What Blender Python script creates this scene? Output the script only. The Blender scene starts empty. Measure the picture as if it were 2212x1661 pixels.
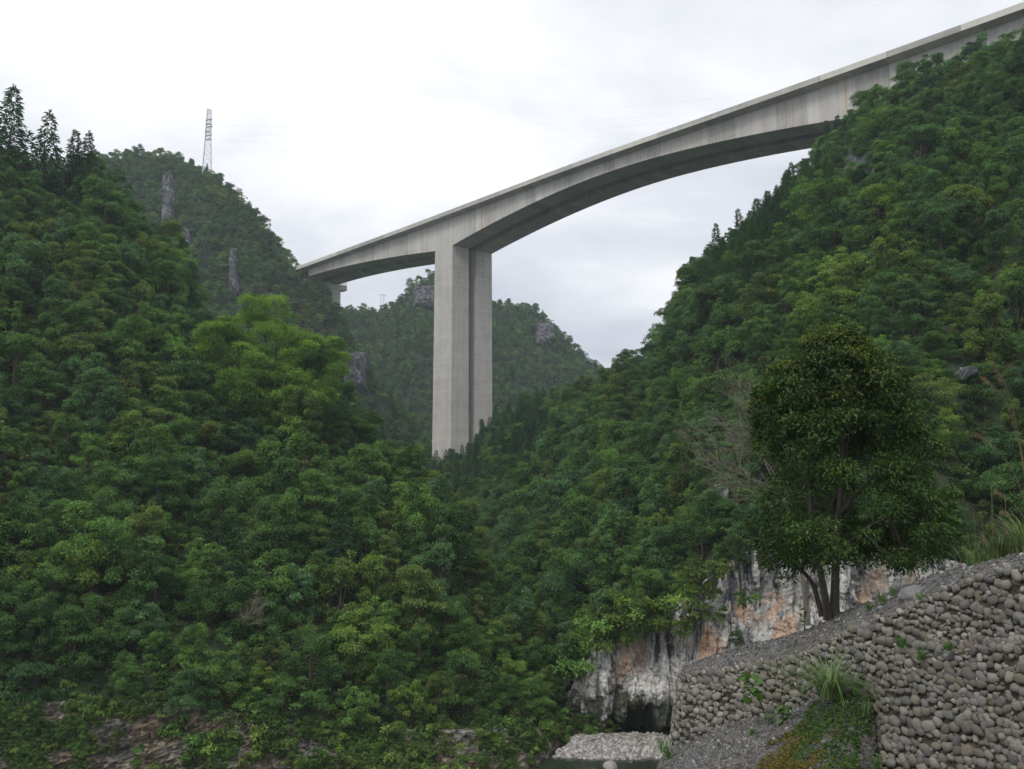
import bpy, math, random
import numpy as np
from mathutils import Vector, Matrix

S = bpy.context.scene
COL = S.collection
R = math.radians
rng = np.random.default_rng(7)
random.seed(7)

# ------------------------------------------------------------------ camera, world, sun, exposure
F, CU, CV, PITCH, CAMZ = 2125.0, 1106.0, 830.5, R(7.1), 20.0
cam = bpy.data.objects.new('camera', bpy.data.cameras.new('camera'))
COL.objects.link(cam)
cam.location = (0, 0, CAMZ)
cam.rotation_euler = (R(90) + PITCH, 0, 0)
cam.data.sensor_width = 36
cam.data.lens = 36 * F / 2212
cam.data.clip_start = 0.1
cam.data.clip_end = 6000
S.camera = cam

SUN_EL, SUN_AZ = R(52), R(215)          # azimuth clockwise from +Y: light from behind the viewer's left
world = bpy.data.worlds.new('World')
S.world = world
world.use_nodes = True
wn, wl = world.node_tree.nodes, world.node_tree.links
wn.clear()


def N(nodes, t, **kw):
    n = nodes.new(t)
    for k, v in kw.items():
        setattr(n, k, v)
    return n


w_out = N(wn, 'ShaderNodeOutputWorld')
sky = N(wn, 'ShaderNodeTexSky')
sky.sky_type = 'NISHITA'
sky.sun_disc = False
sky.sun_elevation = SUN_EL
sky.sun_rotation = SUN_AZ
bg_sky = N(wn, 'ShaderNodeBackground')
bg_sky.inputs[1].default_value = 0.12
wl.new(sky.outputs[0], bg_sky.inputs[0])
tc = N(wn, 'ShaderNodeTexCoord')
sep = N(wn, 'ShaderNodeSeparateXYZ')
wl.new(tc.outputs['Generated'], sep.inputs[0])
zz = N(wn, 'ShaderNodeMath', operation='MAXIMUM')
wl.new(sep.outputs[2], zz.inputs[0]); zz.inputs[1].default_value = 0.0
za = N(wn, 'ShaderNodeMath', operation='ADD')
wl.new(zz.outputs[0], za.inputs[0]); za.inputs[1].default_value = 0.16
dx = N(wn, 'ShaderNodeMath', operation='DIVIDE'); wl.new(sep.outputs[0], dx.inputs[0]); wl.new(za.outputs[0], dx.inputs[1])
dy = N(wn, 'ShaderNodeMath', operation='DIVIDE'); wl.new(sep.outputs[1], dy.inputs[0]); wl.new(za.outputs[0], dy.inputs[1])
cmb = N(wn, 'ShaderNodeCombineXYZ')
wl.new(dx.outputs[0], cmb.inputs[0]); wl.new(dy.outputs[0], cmb.inputs[1])
cmb.inputs[2].default_value = 3.7
cl = N(wn, 'ShaderNodeTexNoise')  # cloud cover
cl.inputs['Scale'].default_value = 0.85
cl.inputs['Detail'].default_value = 7.0
cl.inputs['Roughness'].default_value = 0.52
cl.inputs['Distortion'].default_value = 0.35
wl.new(cmb.outputs[0], cl.inputs['Vector'])
ramp = N(wn, 'ShaderNodeValToRGB')
cr = ramp.color_ramp
cr.elements[0].position = 0.34; cr.elements[0].color = (0.58, 0.61, 0.69, 1)
cr.elements[1].position = 0.62; cr.elements[1].color = (1.2, 1.2, 1.21, 1)
e = cr.elements.new(0.48); e.color = (0.82, 0.84, 0.895, 1)
wl.new(cl.outputs[0], ramp.inputs[0])
bg_cl = N(wn, 'ShaderNodeBackground')
wl.new(ramp.outputs[0], bg_cl.inputs[0])
bg_cl.inputs[1].default_value = 1.0
wmix = N(wn, 'ShaderNodeMixShader')
wmix.inputs[0].default_value = 0.94      # closed cloud cover, a little of the clear sky through it
wl.new(bg_sky.outputs[0], wmix.inputs[1]); wl.new(bg_cl.outputs[0], wmix.inputs[2])
wl.new(wmix.outputs[0], w_out.inputs[0])

sun_d = bpy.data.lights.new('sun', 'SUN')
sun_d.energy = 1.5
sun_d.angle = R(20)
sun_d.color = (1.0, 0.96, 0.9)
sun = bpy.data.objects.new('sun', sun_d)
COL.objects.link(sun)
sd = Vector((math.sin(SUN_AZ) * math.cos(SUN_EL), math.cos(SUN_AZ) * math.cos(SUN_EL), math.sin(SUN_EL)))
sun.rotation_euler = sd.to_track_quat('Z', 'Y').to_euler()

S.view_settings.view_transform = 'Standard'
S.view_settings.look = 'None'
S.view_settings.exposure = 0.12
S.view_settings.gamma = 1.0
S.view_settings.use_curve_mapping = False
S.render.engine = 'CYCLES'
S.cycles.max_bounces = 6
S.cycles.diffuse_bounces = 3
S.cycles.glossy_bounces = 2
S.cycles.transmission_bounces = 3
S.cycles.volume_bounces = 0
S.cycles.use_denoising = True
S.cycles.caustics_reflective = False
S.cycles.caustics_refractive = False

# ------------------------------------------------------------------ helpers
cp, sp = math.cos(PITCH), math.sin(PITCH)


def at(u, v, Y):
    """world point seen at photo pixel (u, v of 2212 x 1661) at forward distance Y"""
    u, v, Y = np.broadcast_arrays(np.asarray(u, float), np.asarray(v, float), np.asarray(Y, float))
    x = (u - CU) / F
    y = -(v - CV) / F
    dy_ = cp - sp * y
    dz_ = sp + cp * y
    return np.stack([x / dy_ * Y, Y, CAMZ + dz_ / dy_ * Y], -1)


def at_z(u, v, z):
    u, v, z = np.broadcast_arrays(np.asarray(u, float), np.asarray(v, float), np.asarray(z, float))
    y = -(v - CV) / F
    return at(u, v, (z - CAMZ) * (cp - sp * y) / (sp + cp * y))


def x_at(u, Y):
    return (u - CU) / F * Y * cp        # nearly exact near the horizon


def project(P):
    P = np.asarray(P, float)
    dz_ = P[..., 2] - CAMZ
    d = P[..., 1] * cp + dz_ * sp
    q = -P[..., 1] * sp + dz_ * cp
    d_ = np.maximum(d, 0.01)
    return CU + F * P[..., 0] / d_, CV - F * q / d_, d


def _hash(ix, iy, iz, seed):
    n = (ix.astype(np.int64) * 374761393 + iy.astype(np.int64) * 668265263 + iz.astype(np.int64) * 1440662683 + seed * 1274126177) & 0xFFFFFFFF
    n = ((n ^ (n >> 13)) * 1274126177) & 0xFFFFFFFF
    n = ((n ^ (n >> 15)) * 2246822519) & 0xFFFFFFFF
    n = n ^ (n >> 16)
    return n / 4294967296.0


def vnoise(P, seed=0):
    P = np.asarray(P, float)
    i = np.floor(P)
    f = P - i
    f = f * f * (3 - 2 * f)
    ix, iy, iz = i[..., 0], i[..., 1], i[..., 2]
    out = 0
    for a in (0, 1):
        for b in (0, 1):
            for c in (0, 1):
                w = (f[..., 0] if a else 1 - f[..., 0]) * (f[..., 1] if b else 1 - f[..., 1]) * (f[..., 2] if c else 1 - f[..., 2])
                out = out + w * _hash(ix + a, iy + b, iz + c, seed)
    return out * 2 - 1


def fbm(P, octaves=4, seed=0, gain=0.5):
    P = np.asarray(P, float)
    o, a, s = 0, 1.0, 0
    for k in range(octaves):
        o = o + a * vnoise(P * 2.03 ** k, seed + k * 17)
        s += a
        a *= gain
    return o / s


def quad_mesh(name, V, Fq, mats, mi=None, tint=None, smooth=False):
    """mesh from arrays: V (n,3), Fq (m,4) quads"""
    V = np.asarray(V, np.float32).reshape(-1, 3)
    Fq = np.asarray(Fq, np.int32).reshape(-1, 4)
    me = bpy.data.meshes.new(name)
    me.vertices.add(len(V)); me.vertices.foreach_set('co', V.ravel())
    me.loops.add(Fq.size); me.loops.foreach_set('vertex_index', Fq.ravel())
    me.polygons.add(len(Fq))
    me.polygons.foreach_set('loop_start', np.arange(0, Fq.size, 4, dtype=np.int32))
    me.polygons.foreach_set('loop_total', np.full(len(Fq), 4, np.int32))
    for m in mats:
        me.materials.append(m)
    if mi is not None:
        me.polygons.foreach_set('material_index', np.asarray(mi, np.int32))
    me.polygons.foreach_set('use_smooth', np.full(len(Fq), smooth, bool))
    if tint is not None:
        a = me.attributes.new('tint', 'FLOAT', 'POINT')
        a.data.foreach_set('value', np.asarray(tint, np.float32))
    me.update(calc_edges=True)
    return me


def grid_faces(nu, nv, wrap=False):
    i = np.arange(nu if wrap else nu - 1)[:, None]
    j = np.arange(nv - 1)[None, :]
    i2 = (i + 1) % nu
    return np.stack([i * nv + j, i2 * nv + j, i2 * nv + j + 1, i * nv + j + 1], -1).reshape(-1, 4)


class QB:
    """collects quads"""
    def __init__(s):
        s.V, s.F, s.M, s.T, s.n = [], [], [], [], 0

    def add(s, V, Fq, m=0, t=0.5):
        V = np.asarray(V, float).reshape(-1, 3)
        Fq = np.asarray(Fq, int).reshape(-1, 4)
        s.V.append(V); s.F.append(Fq + s.n)
        s.M.append(np.full(len(Fq), m))
        s.T.append(np.broadcast_to(np.asarray(t, float), (len(V),)))
        s.n += len(V)

    def box(s, lo, hi, m=0):
        x0, y0, z0 = lo; x1, y1, z1 = hi
        V = [(x0, y0, z0), (x1, y0, z0), (x1, y1, z0), (x0, y1, z0), (x0, y0, z1), (x1, y0, z1), (x1, y1, z1), (x0, y1, z1)]
        s.add(V, [(3, 2, 1, 0), (4, 5, 6, 7), (0, 1, 5, 4), (1, 2, 6, 5), (2, 3, 7, 6), (3, 0, 4, 7)], m)

    def tube(s, pts, rad, k=6, m=0, t=0.5):
        pts = np.asarray(pts, float)
        n = len(pts)
        rad = np.broadcast_to(np.asarray(rad, float), (n,))
        tan = np.gradient(pts, axis=0)
        tan /= np.linalg.norm(tan, axis=1)[:, None] + 1e-9
        ref = np.array([0.31, 0.17, 0.93]) if abs(tan[0] @ np.array([0.31, 0.17, 0.93])) < 0.95 else np.array([1.0, 0, 0])
        a = np.cross(tan, ref); a /= np.linalg.norm(a, axis=1)[:, None] + 1e-9
        b = np.cross(tan, a)
        th = np.arange(k) / k * 2 * math.pi
        V = pts[:, None] + rad[:, None, None] * (np.cos(th)[None, :, None] * a[:, None] + np.sin(th)[None, :, None] * b[:, None])
        Fq = grid_faces(n, k)
        last = np.array([[i * k + k - 1, (i + 1) * k + k - 1, (i + 1) * k, i * k] for i in range(n - 1)])
        s.add(V, np.concatenate([Fq, last]), m, t)

    def bar(s, p, q, r, m=0):
        s.tube([p, q], r, 4, m)

    def leaves(s, C, Nn, Tn, L, W, m=0, t=0.5, fold=0.25):
        """diamond leaf cards: C base, Tn lengthwise, Nn normal"""
        n = len(C)
        Tn = Tn / (np.linalg.norm(Tn, axis=1)[:, None] + 1e-9)
        B = np.cross(Nn, Tn); B /= np.linalg.norm(B, axis=1)[:, None] + 1e-9
        Nn = np.cross(Tn, B)
        L = np.broadcast_to(np.asarray(L, float), (n,))[:, None]; W = np.broadcast_to(np.asarray(W, float), (n,))[:, None]
        mid = C + Tn * L * 0.45 + Nn * W * fold
        V = np.stack([C, mid + B * W * 0.5, C + Tn * L - Nn * W * fold * 0.6, mid - B * W * 0.5], 1)
        Fq = np.arange(4 * n).reshape(n, 4)
        t = np.repeat(np.broadcast_to(np.asarray(t, float), (n,)), 4)
        s.add(V, Fq, m, t)

    def mesh(s, name, mats, smooth=False):
        return quad_mesh(name, np.concatenate(s.V), np.concatenate(s.F), mats, np.concatenate(s.M), np.concatenate(s.T), smooth)


def obj(name, me, parent=None, loc=None, rot=None, scale=None):
    o = bpy.data.objects.new(name, me)
    COL.objects.link(o)
    if parent is not None:
        o.parent = parent
    if loc is not None:
        o.location = [float(c) for c in loc]
    if rot is not None:
        o.rotation_euler = [float(c) for c in rot]
    if scale is not None:
        o.scale = (float(scale),) * 3 if np.isscalar(scale) else [float(c) for c in scale]
    return o


def tag(o, label=None, cat=None, group=None, kind=None):
    for k, v in (('label', label), ('category', cat), ('group', group), ('kind', kind)):
        if v:
            o[k] = v
    return o


def thing(name, label, cat, loc=(0, 0, 0), rot=None, group=None, scale=None):
    return tag(obj(name, None, None, loc, rot, scale), label, cat, group)


# ------------------------------------------------------------------ materials
def mat(name):
    m = bpy.data.materials.new(name)
    m.use_nodes = True
    nt = m.node_tree
    b = nt.nodes['Principled BSDF']
    return m, nt.nodes, nt.links, b


def noise(n, l, vec, scale, detail=4, rough=0.5, dist=0.0):
    t = N(n, 'ShaderNodeTexNoise')
    t.inputs['Scale'].default_value = scale
    t.inputs['Detail'].default_value = detail
    t.inputs['Roughness'].default_value = rough
    t.inputs['Distortion'].default_value = dist
    if vec is not None:
        l.new(vec, t.inputs['Vector'])
    return t.outputs[0]


def rampn(n, l, fac, stops):
    r_ = N(n, 'ShaderNodeValToRGB')
    cr_ = r_.color_ramp
    while len(cr_.elements) < len(stops):
        cr_.elements.new(0.5)
    for e_, (p, c) in zip(cr_.elements, stops):
        e_.position = p
        e_.color = (*c, 1) if len(c) == 3 else c
    l.new(fac, r_.inputs[0])
    return r_.outputs[0]


def mixc(n, l, fac, a, b, mode='MIX'):
    m_ = N(n, 'ShaderNodeMix', data_type='RGBA', blend_type=mode)
    for sock, v in ((m_.inputs[0], fac), (m_.inputs[6], a), (m_.inputs[7], b)):
        if isinstance(v, (int, float)):
            sock.default_value = v
        elif isinstance(v, tuple):
            sock.default_value = (*v, 1) if len(v) == 3 else v
        else:
            l.new(v, sock)
    return m_.outputs[2]


def mapping(n, l, vec, scale, rot=(0, 0, 0)):
    m_ = N(n, 'ShaderNodeMapping')
    m_.inputs['Scale'].default_value = scale
    m_.inputs['Rotation'].default_value = rot
    l.new(vec, m_.inputs[0])
    return m_.outputs[0]


def math_(n, l, op, a, b=None):
    m_ = N(n, 'ShaderNodeMath', operation=op)
    for k, v in enumerate((a, b)):
        if v is None:
            continue
        if isinstance(v, (int, float)):
            m_.inputs[k].default_value = v
        else:
            l.new(v, m_.inputs[k])
    return m_.outputs[0]


def bump(n, l, b, h, strength, dist):
    bp = N(n, 'ShaderNodeBump')
    bp.inputs['Strength'].default_value = strength
    bp.inputs['Distance'].default_value = dist
    l.new(h, bp.inputs['Height'])
    l.new(bp.outputs[0], b.inputs['Normal'])


def objco(n):
    return N(n, 'ShaderNodeTexCoord').outputs['Object']


def leaf_mat(name, dark, light, trans=0.3, rough=0.5, spec=0.25):
    m, n, l, b = mat(name)
    a = N(n, 'ShaderNodeAttribute', attribute_name='tint')
    oi = N(n, 'ShaderNodeObjectInfo')
    f = math_(n, l, 'ADD', a.outputs['Fac'], math_(n, l, 'MULTIPLY', math_(n, l, 'SUBTRACT', oi.outputs['Random'], 0.5), 0.35))
    c = rampn(n, l, f, [(0.0, dark), (1.0, light)])
    l.new(c, b.inputs['Base Color'])
    b.inputs['Roughness'].default_value = rough
    b.inputs['Specular IOR Level'].default_value = spec
    tr = N(n, 'ShaderNodeBsdfTranslucent')
    l.new(mixc(n, l, 1.0, c, (1.1, 1.25, 0.6), 'MULTIPLY'), tr.inputs[0])
    mx = N(n, 'ShaderNodeMixShader')
    mx.inputs[0].default_value = trans
    l.new(b.outputs[0], mx.inputs[1]); l.new(tr.outputs[0], mx.inputs[2])
    l.new(mx.outputs[0], n['Material Output'].inputs[0])
    return m


TINTS = [
    ('deep green', (0.030, 0.072, 0.021), (0.133, 0.261, 0.067)),
    ('mid green', (0.039, 0.093, 0.024), (0.186, 0.336, 0.078)),
    ('bluish green', (0.032, 0.079, 0.032), (0.151, 0.290, 0.108)),
    ('olive green', (0.051, 0.084, 0.022), (0.220, 0.302, 0.074)),
    ('yellowish green', (0.065, 0.116, 0.022), (0.261, 0.389, 0.078)),
]
M_TINT = [leaf_mat('leaf ' + nme, d, c) for nme, d, c in TINTS]
M_BRIGHT = leaf_mat('leaf bright green', (0.070, 0.140, 0.022), (0.285, 0.460, 0.080), 0.4)
M_CONIFER = leaf_mat('needles', (0.020, 0.050, 0.022), (0.070, 0.145, 0.056), 0.25, 0.6)
M_CYPRESS = leaf_mat('cypress sprays', (0.028, 0.070, 0.026), (0.095, 0.195, 0.068), 0.25, 0.6)
M_SHRUB = leaf_mat('shrub leaves', (0.034, 0.070, 0.020), (0.125, 0.205, 0.055))
M_BIGTREE = leaf_mat('glossy evergreen leaves', (0.015, 0.040, 0.011), (0.138, 0.232, 0.044), 0.32, 0.42, 0.3)
M_YOUNG = leaf_mat('young ochre leaves', (0.085, 0.115, 0.020), (0.240, 0.250, 0.045), 0.3, 0.45)
M_GRASS = leaf_mat('grass blades', (0.050, 0.100, 0.028), (0.200, 0.310, 0.125), 0.3)
M_DRY = leaf_mat('dry reed stems', (0.090, 0.070, 0.035), (0.250, 0.190, 0.100), 0.15)
M_COVER = leaf_mat('creeper leaves', (0.022, 0.060, 0.012), (0.100, 0.190, 0.030), 0.3)
M_COVERY = leaf_mat('yellowed creeper leaves', (0.090, 0.080, 0.012), (0.240, 0.180, 0.030), 0.3)
M_PLANT = leaf_mat('soft green leaves', (0.060, 0.130, 0.030), (0.120, 0.230, 0.060), 0.35)


def bark_mat(name, c0, c1):
    m, n, l, b = mat(name)
    co = objco(n)
    t = noise(n, l, mapping(n, l, co, (9, 9, 1.6)), 1.0, 5)
    l.new(rampn(n, l, t, [(0.3, c0), (0.7, c1)]), b.inputs['Base Color'])
    b.inputs['Roughness'].default_value = 0.9
    bump(n, l, b, t, 0.5, 0.03)
    return m


M_BARK = bark_mat('bark', (0.030, 0.024, 0.018), (0.090, 0.075, 0.058))
M_TWIG = bark_mat('bare twigs', (0.12, 0.105, 0.083), (0.27, 0.24, 0.195))


def soil_mat():
    m, n, l, b = mat('forest soil')
    co = objco(n)
    t = noise(n, l, co, 0.35, 8, 0.65)
    l.new(rampn(n, l, t, [(0.3, (0.012, 0.020, 0.008)), (0.55, (0.026, 0.040, 0.014)), (0.75, (0.050, 0.046, 0.026))]), b.inputs['Base Color'])
    b.inputs['Roughness'].default_value = 1
    bump(n, l, b, noise(n, l, co, 2.5, 6), 0.8, 0.3)
    return m


M_SOIL = soil_mat()


def concrete_mat(name, base, streak=1.0, vary=0.22):
    m, n, l, b = mat(name)
    co = objco(n)
    oi = N(n, 'ShaderNodeObjectInfo').outputs['Random']
    big = noise(n, l, mapping(n, l, co, (0.25, 0.25, 0.18)), 1.0, 5, 0.6)
    st = noise(n, l, mapping(n, l, co, (1.7, 1.7, 0.035)), 1.0, 5, 0.62)
    fine = noise(n, l, co, 4.0, 6, 0.7)
    form = noise(n, l, mapping(n, l, co, (0.05, 0.05, 1.1)), 1.0, 3, 0.6)
    v = math_(n, l, 'ADD', math_(n, l, 'MULTIPLY', big, 0.30), math_(n, l, 'MULTIPLY', st, 0.42 * streak))
    v = math_(n, l, 'ADD', v, math_(n, l, 'MULTIPLY', fine, 0.16))
    v = math_(n, l, 'ADD', v, math_(n, l, 'MULTIPLY', form, 0.18))
    v = math_(n, l, 'ADD', v, math_(n, l, 'MULTIPLY', math_(n, l, 'SUBTRACT', oi, 0.5), vary))
    d = tuple(x * 0.58 for x in base)
    h = tuple(min(1, x * 1.28) for x in base)
    c = rampn(n, l, v, [(0.30, d), (0.50, base), (0.72, h)])
    ru = noise(n, l, mapping(n, l, co, (0.55, 0.55, 0.012)), 1.0, 4, 0.7)
    c = mixc(n, l, rampn(n, l, ru, [(0.57, (0, 0, 0)), (0.67, (0.7 * streak,) * 3)]), c, (0.40, 0.25, 0.14))
    wh = noise(n, l, mapping(n, l, co, (2.6, 2.6, 0.05)), 1.0, 3, 0.6)
    c = mixc(n, l, rampn(n, l, wh, [(0.66, (0, 0, 0)), (0.74, (0.35 * streak,) * 3)]), c, (0.60, 0.60, 0.58))
    l.new(c, b.inputs['Base Color'])
    b.inputs['Roughness'].default_value = 0.85
    bump(n, l, b, fine, 0.25, 0.04)
    return m


M_CONC = concrete_mat('cast concrete', (0.45, 0.435, 0.405))
M_PIER = concrete_mat('pier concrete', (0.46, 0.44, 0.405), 0.8, 0.035)
M_PARA = concrete_mat('parapet concrete', (0.56, 0.545, 0.50), 0.5)


def steel_mat():
    m, n, l, b = mat('galvanised steel')
    b.inputs['Base Color'].default_value = (0.42, 0.43, 0.45, 1)
    b.inputs['Roughness'].default_value = 0.55
    b.inputs['Metallic'].default_value = 0.4
    return m


M_STEEL = steel_mat()
M_WIRE, _n, _l, _b = mat('power cable'); _b.inputs['Base Color'].default_value = (0.25, 0.26, 0.28, 1)
M_INSUL, _n, _l, _b = mat('insulator glass'); _b.inputs['Base Color'].default_value = (0.12, 0.14, 0.17, 1); _b.inputs['Roughness'].default_value = 0.3


def stone_mat(name, island=False, k=1.0):
    m, n, l, b = mat(name)
    co = objco(n)
    if island:
        rnd = N(n, 'ShaderNodeNewGeometry').outputs['Random Per Island']
    else:
        rnd = N(n, 'ShaderNodeObjectInfo').outputs['Random']
    cs = [(0.14, 0.135, 0.125), (0.20, 0.205, 0.205), (0.27, 0.265, 0.25), (0.15, 0.135, 0.112), (0.29, 0.285, 0.27), (0.16, 0.146, 0.122), (0.21, 0.214, 0.22), (0.11, 0.113, 0.118), (0.17, 0.148, 0.128)]
    base = rampn(n, l, rnd, [((i + 0.5) / len(cs), tuple(k * x * w for x, w in zip(c, (0.94, 0.90, 0.82)))) for i, c in enumerate(cs)])
    off = N(n, 'ShaderNodeVectorMath', operation='SCALE')
    off.inputs[0].default_value = (37, 53, 71)
    l.new(rnd, off.inputs['Scale'])
    ad = N(n, 'ShaderNodeVectorMath', operation='ADD')
    l.new(co, ad.inputs[0]); l.new(off.outputs[0], ad.inputs[1])
    t = noise(n, l, ad.outputs[0], 9 if not island else 5, 7, 0.7, 0.4)
    c = mixc(n, l, 1.0, base, rampn(n, l, t, [(0.28, (0.45, 0.44, 0.42)), (0.5, (1, 1, 1)), (0.72, (1.6, 1.6, 1.58))]), 'MULTIPLY')
    dirt = noise(n, l, ad.outputs[0], 3, 4, 0.6)
    c = mixc(n, l, rampn(n, l, dirt, [(0.56, (0, 0, 0)), (0.72, (0.55,) * 3)]), c, (0.075, 0.062, 0.035))
    l.new(c, b.inputs['Base Color'])
    b.inputs['Roughness'].default_value = 0.85
    bump(n, l, b, t, 0.6, 0.04)
    return m


M_STONE = stone_mat('wall stone')
M_STONE_I = stone_mat('wall stone fill', True)


def simple_noise_mat(name, stops, scale, det=6, rough=0.9, bscale=None, bstr=0.6, bdist=0.05, stretch=(1, 1, 1)):
    m, n, l, b = mat(name)
    co = mapping(n, l, objco(n), stretch)
    t = noise(n, l, co, scale, det, 0.62)
    l.new(rampn(n, l, t, stops), b.inputs['Base Color'])
    b.inputs['Roughness'].default_value = rough
    bump(n, l, b, noise(n, l, co, bscale or scale * 3, 5), bstr, bdist)
    return m


M_MORTAR = simple_noise_mat('earth between stones', [(0.3, (0.026, 0.022, 0.015)), (0.5, (0.060, 0.050, 0.034)), (0.7, (0.11, 0.10, 0.085))], 6, 6, 1.0, 22, 0.8, 0.05)


def gravel_mat():
    m, n, l, b = mat('dark grey gravel')
    co = objco(n)
    v = N(n, 'ShaderNodeTexVoronoi')
    v.inputs['Scale'].default_value = 24
    l.new(co, v.inputs['Vector'])
    sepc = N(n, 'ShaderNodeSeparateColor'); l.new(v.outputs['Color'], sepc.inputs[0])
    c = rampn(n, l, sepc.outputs[0], [(0.0, (0.05, 0.049, 0.047)), (0.5, (0.098, 0.095, 0.092)), (0.85, (0.16, 0.155, 0.148)), (1.0, (0.28, 0.27, 0.26))])
    big = noise(n, l, co, 0.9, 4)
    c = mixc(n, l, rampn(n, l, big, [(0.50, (0, 0, 0)), (0.68, (0.75,) * 3)]), c, (0.105, 0.082, 0.058))
    l.new(c, b.inputs['Base Color'])
    b.inputs['Roughness'].default_value = 0.95
    bump(n, l, b, v.outputs['Distance'], 0.9, 0.03)
    return m


M_GRAVEL = gravel_mat()


def chip_mat():
    m, n, l, b = mat('gravel chips')
    rnd = N(n, 'ShaderNodeObjectInfo').outputs['Random']
    l.new(rampn(n, l, rnd, [(0.0, (0.05, 0.049, 0.047)), (0.6, (0.11, 0.107, 0.103)), (0.9, (0.175, 0.168, 0.16)), (1.0, (0.36, 0.35, 0.33))]), b.inputs['Base Color'])
    b.inputs['Roughness'].default_value = 0.95
    return m


M_CHIP = chip_mat()


def pale_mat():
    m, n, l, b = mat('pale river pebbles')
    rnd = N(n, 'ShaderNodeObjectInfo').outputs['Random']
    l.new(rampn(n, l, rnd, [(0.0, (0.13, 0.118, 0.10)), (0.3, (0.24, 0.228, 0.21)), (0.7, (0.35, 0.335, 0.315)), (1.0, (0.48, 0.465, 0.44))]), b.inputs['Base Color'])
    b.inputs['Roughness'].default_value = 0.9
    return m


M_PALE = pale_mat()
M_BAR = simple_noise_mat('bar sand', [(0.3, (0.13, 0.115, 0.095)), (0.7, (0.25, 0.235, 0.205))], 3, 6, 1.0, 9, 0.6, 0.08)


def cliff_mat(name, dark_bias=0.0, orange=True, moss_z=3.0, k=1.0):
    """streaked limestone: white flowstone, blue-grey water stains, orange iron patches, moss near the water"""
    m, n, l, b = mat(name)
    co = objco(n)
    st = noise(n, l, mapping(n, l, co, (0.55, 0.55, 0.075)), 1.0, 6, 0.62, 0.3)
    st2 = noise(n, l, mapping(n, l, co, (1.9, 1.9, 0.22)), 1.0, 5, 0.65)
    fine = noise(n, l, co, 2.2, 8, 0.7)
    v = math_(n, l, 'ADD', math_(n, l, 'MULTIPLY', st, 0.52), math_(n, l, 'MULTIPLY', st2, 0.48))
    v = math_(n, l, 'SUBTRACT', v, dark_bias)
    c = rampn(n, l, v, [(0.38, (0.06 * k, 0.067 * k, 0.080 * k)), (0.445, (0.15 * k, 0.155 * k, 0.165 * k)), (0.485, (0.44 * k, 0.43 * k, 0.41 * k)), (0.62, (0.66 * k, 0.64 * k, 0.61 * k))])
    if orange:
        o_ = noise(n, l, mapping(n, l, co, (0.22, 0.22, 0.12), (0, 0.5, 0)), 1.0, 4, 0.6, 0.6)
        for cx_, cz_, rx_, rz_ in ((20.4, 12.2, 2.9, 3.4), (17.2, 9.0, 1.4, 3.2), (27.2, 14.0, 1.6, 2.6)):      # the broad iron stains beside the tree
            ge_ = N(n, 'ShaderNodeSeparateXYZ'); l.new(co, ge_.inputs[0])
            ex = math_(n, l, 'POWER', math_(n, l, 'ABSOLUTE', math_(n, l, 'DIVIDE', math_(n, l, 'SUBTRACT', ge_.outputs[0], cx_), rx_)), 2.0)
            ez = math_(n, l, 'POWER', math_(n, l, 'ABSOLUTE', math_(n, l, 'DIVIDE', math_(n, l, 'SUBTRACT', ge_.outputs[2], cz_), rz_)), 2.0)
            bl_ = math_(n, l, 'MAXIMUM', math_(n, l, 'SUBTRACT', 1.0, math_(n, l, 'ADD', ex, ez)), -0.6)
            o_ = math_(n, l, 'ADD', o_, math_(n, l, 'MULTIPLY', math_(n, l, 'MAXIMUM', bl_, 0.0), 0.16))
        c = mixc(n, l, rampn(n, l, o_, [(0.58, (0, 0, 0)), (0.66, (0.8,) * 3)]), c, (0.46, 0.29, 0.19))
    c = mixc(n, l, 1.0, c, rampn(n, l, fine, [(0.34, (0.22, 0.22, 0.23)), (0.47, (0.95, 0.95, 0.95)), (0.66, (1.25, 1.25, 1.25))]), 'MULTIPLY')
    if moss_z is not None:
        ge = N(n, 'ShaderNodeNewGeometry')
        sz = N(n, 'ShaderNodeSeparateXYZ'); l.new(ge.outputs['Position'], sz.inputs[0])
        mz = math_(n, l, 'DIVIDE', math_(n, l, 'SUBTRACT', moss_z, sz.outputs[2]), moss_z)
        mz = math_(n, l, 'ADD', mz, math_(n, l, 'MULTIPLY', math_(n, l, 'SUBTRACT', noise(n, l, co, 0.5, 5, 0.6), 0.5), 2.6))
        c = mixc(n, l, rampn(n, l, mz, [(0.25, (0, 0, 0)), (0.5, (0.9,) * 3)]), c, (0.030, 0.042, 0.014))
    l.new(c, b.inputs['Base Color'])
    b.inputs['Roughness'].default_value = 0.9
    bump(n, l, b, fine, 0.8, 0.25)
    return m


M_CLIFF = cliff_mat('streaked limestone', 0.0, True, 4.6)
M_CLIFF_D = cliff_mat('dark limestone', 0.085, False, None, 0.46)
def bank_mat():
    m, n, l, b = mat('bedded limestone')
    co = objco(n)
    beds = noise(n, l, mapping(n, l, co, (0.35, 0.5, 5.0), (0, R(20), 0)), 1.0, 6, 0.7)
    fine = noise(n, l, co, 2.6, 9, 0.72)
    v = math_(n, l, 'ADD', math_(n, l, 'MULTIPLY', beds, 0.55), math_(n, l, 'MULTIPLY', fine, 0.45))
    c = rampn(n, l, v, [(0.36, (0.022, 0.023, 0.021)), (0.44, (0.085, 0.080, 0.070)), (0.53, (0.22, 0.205, 0.178)), (0.66, (0.42, 0.39, 0.345))])
    big = noise(n, l, co, 0.16, 4, 0.6)
    c = mixc(n, l, rampn(n, l, big, [(0.47, (0, 0, 0)), (0.58, (0.75,) * 3)]), c, mixc(n, l, 1.0, c, (1.15, 0.95, 0.72), 'MULTIPLY'))
    l.new(c, b.inputs['Base Color'])
    b.inputs['Roughness'].default_value = 0.95
    bump(n, l, b, beds, 1.0, 0.25)
    return m


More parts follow.
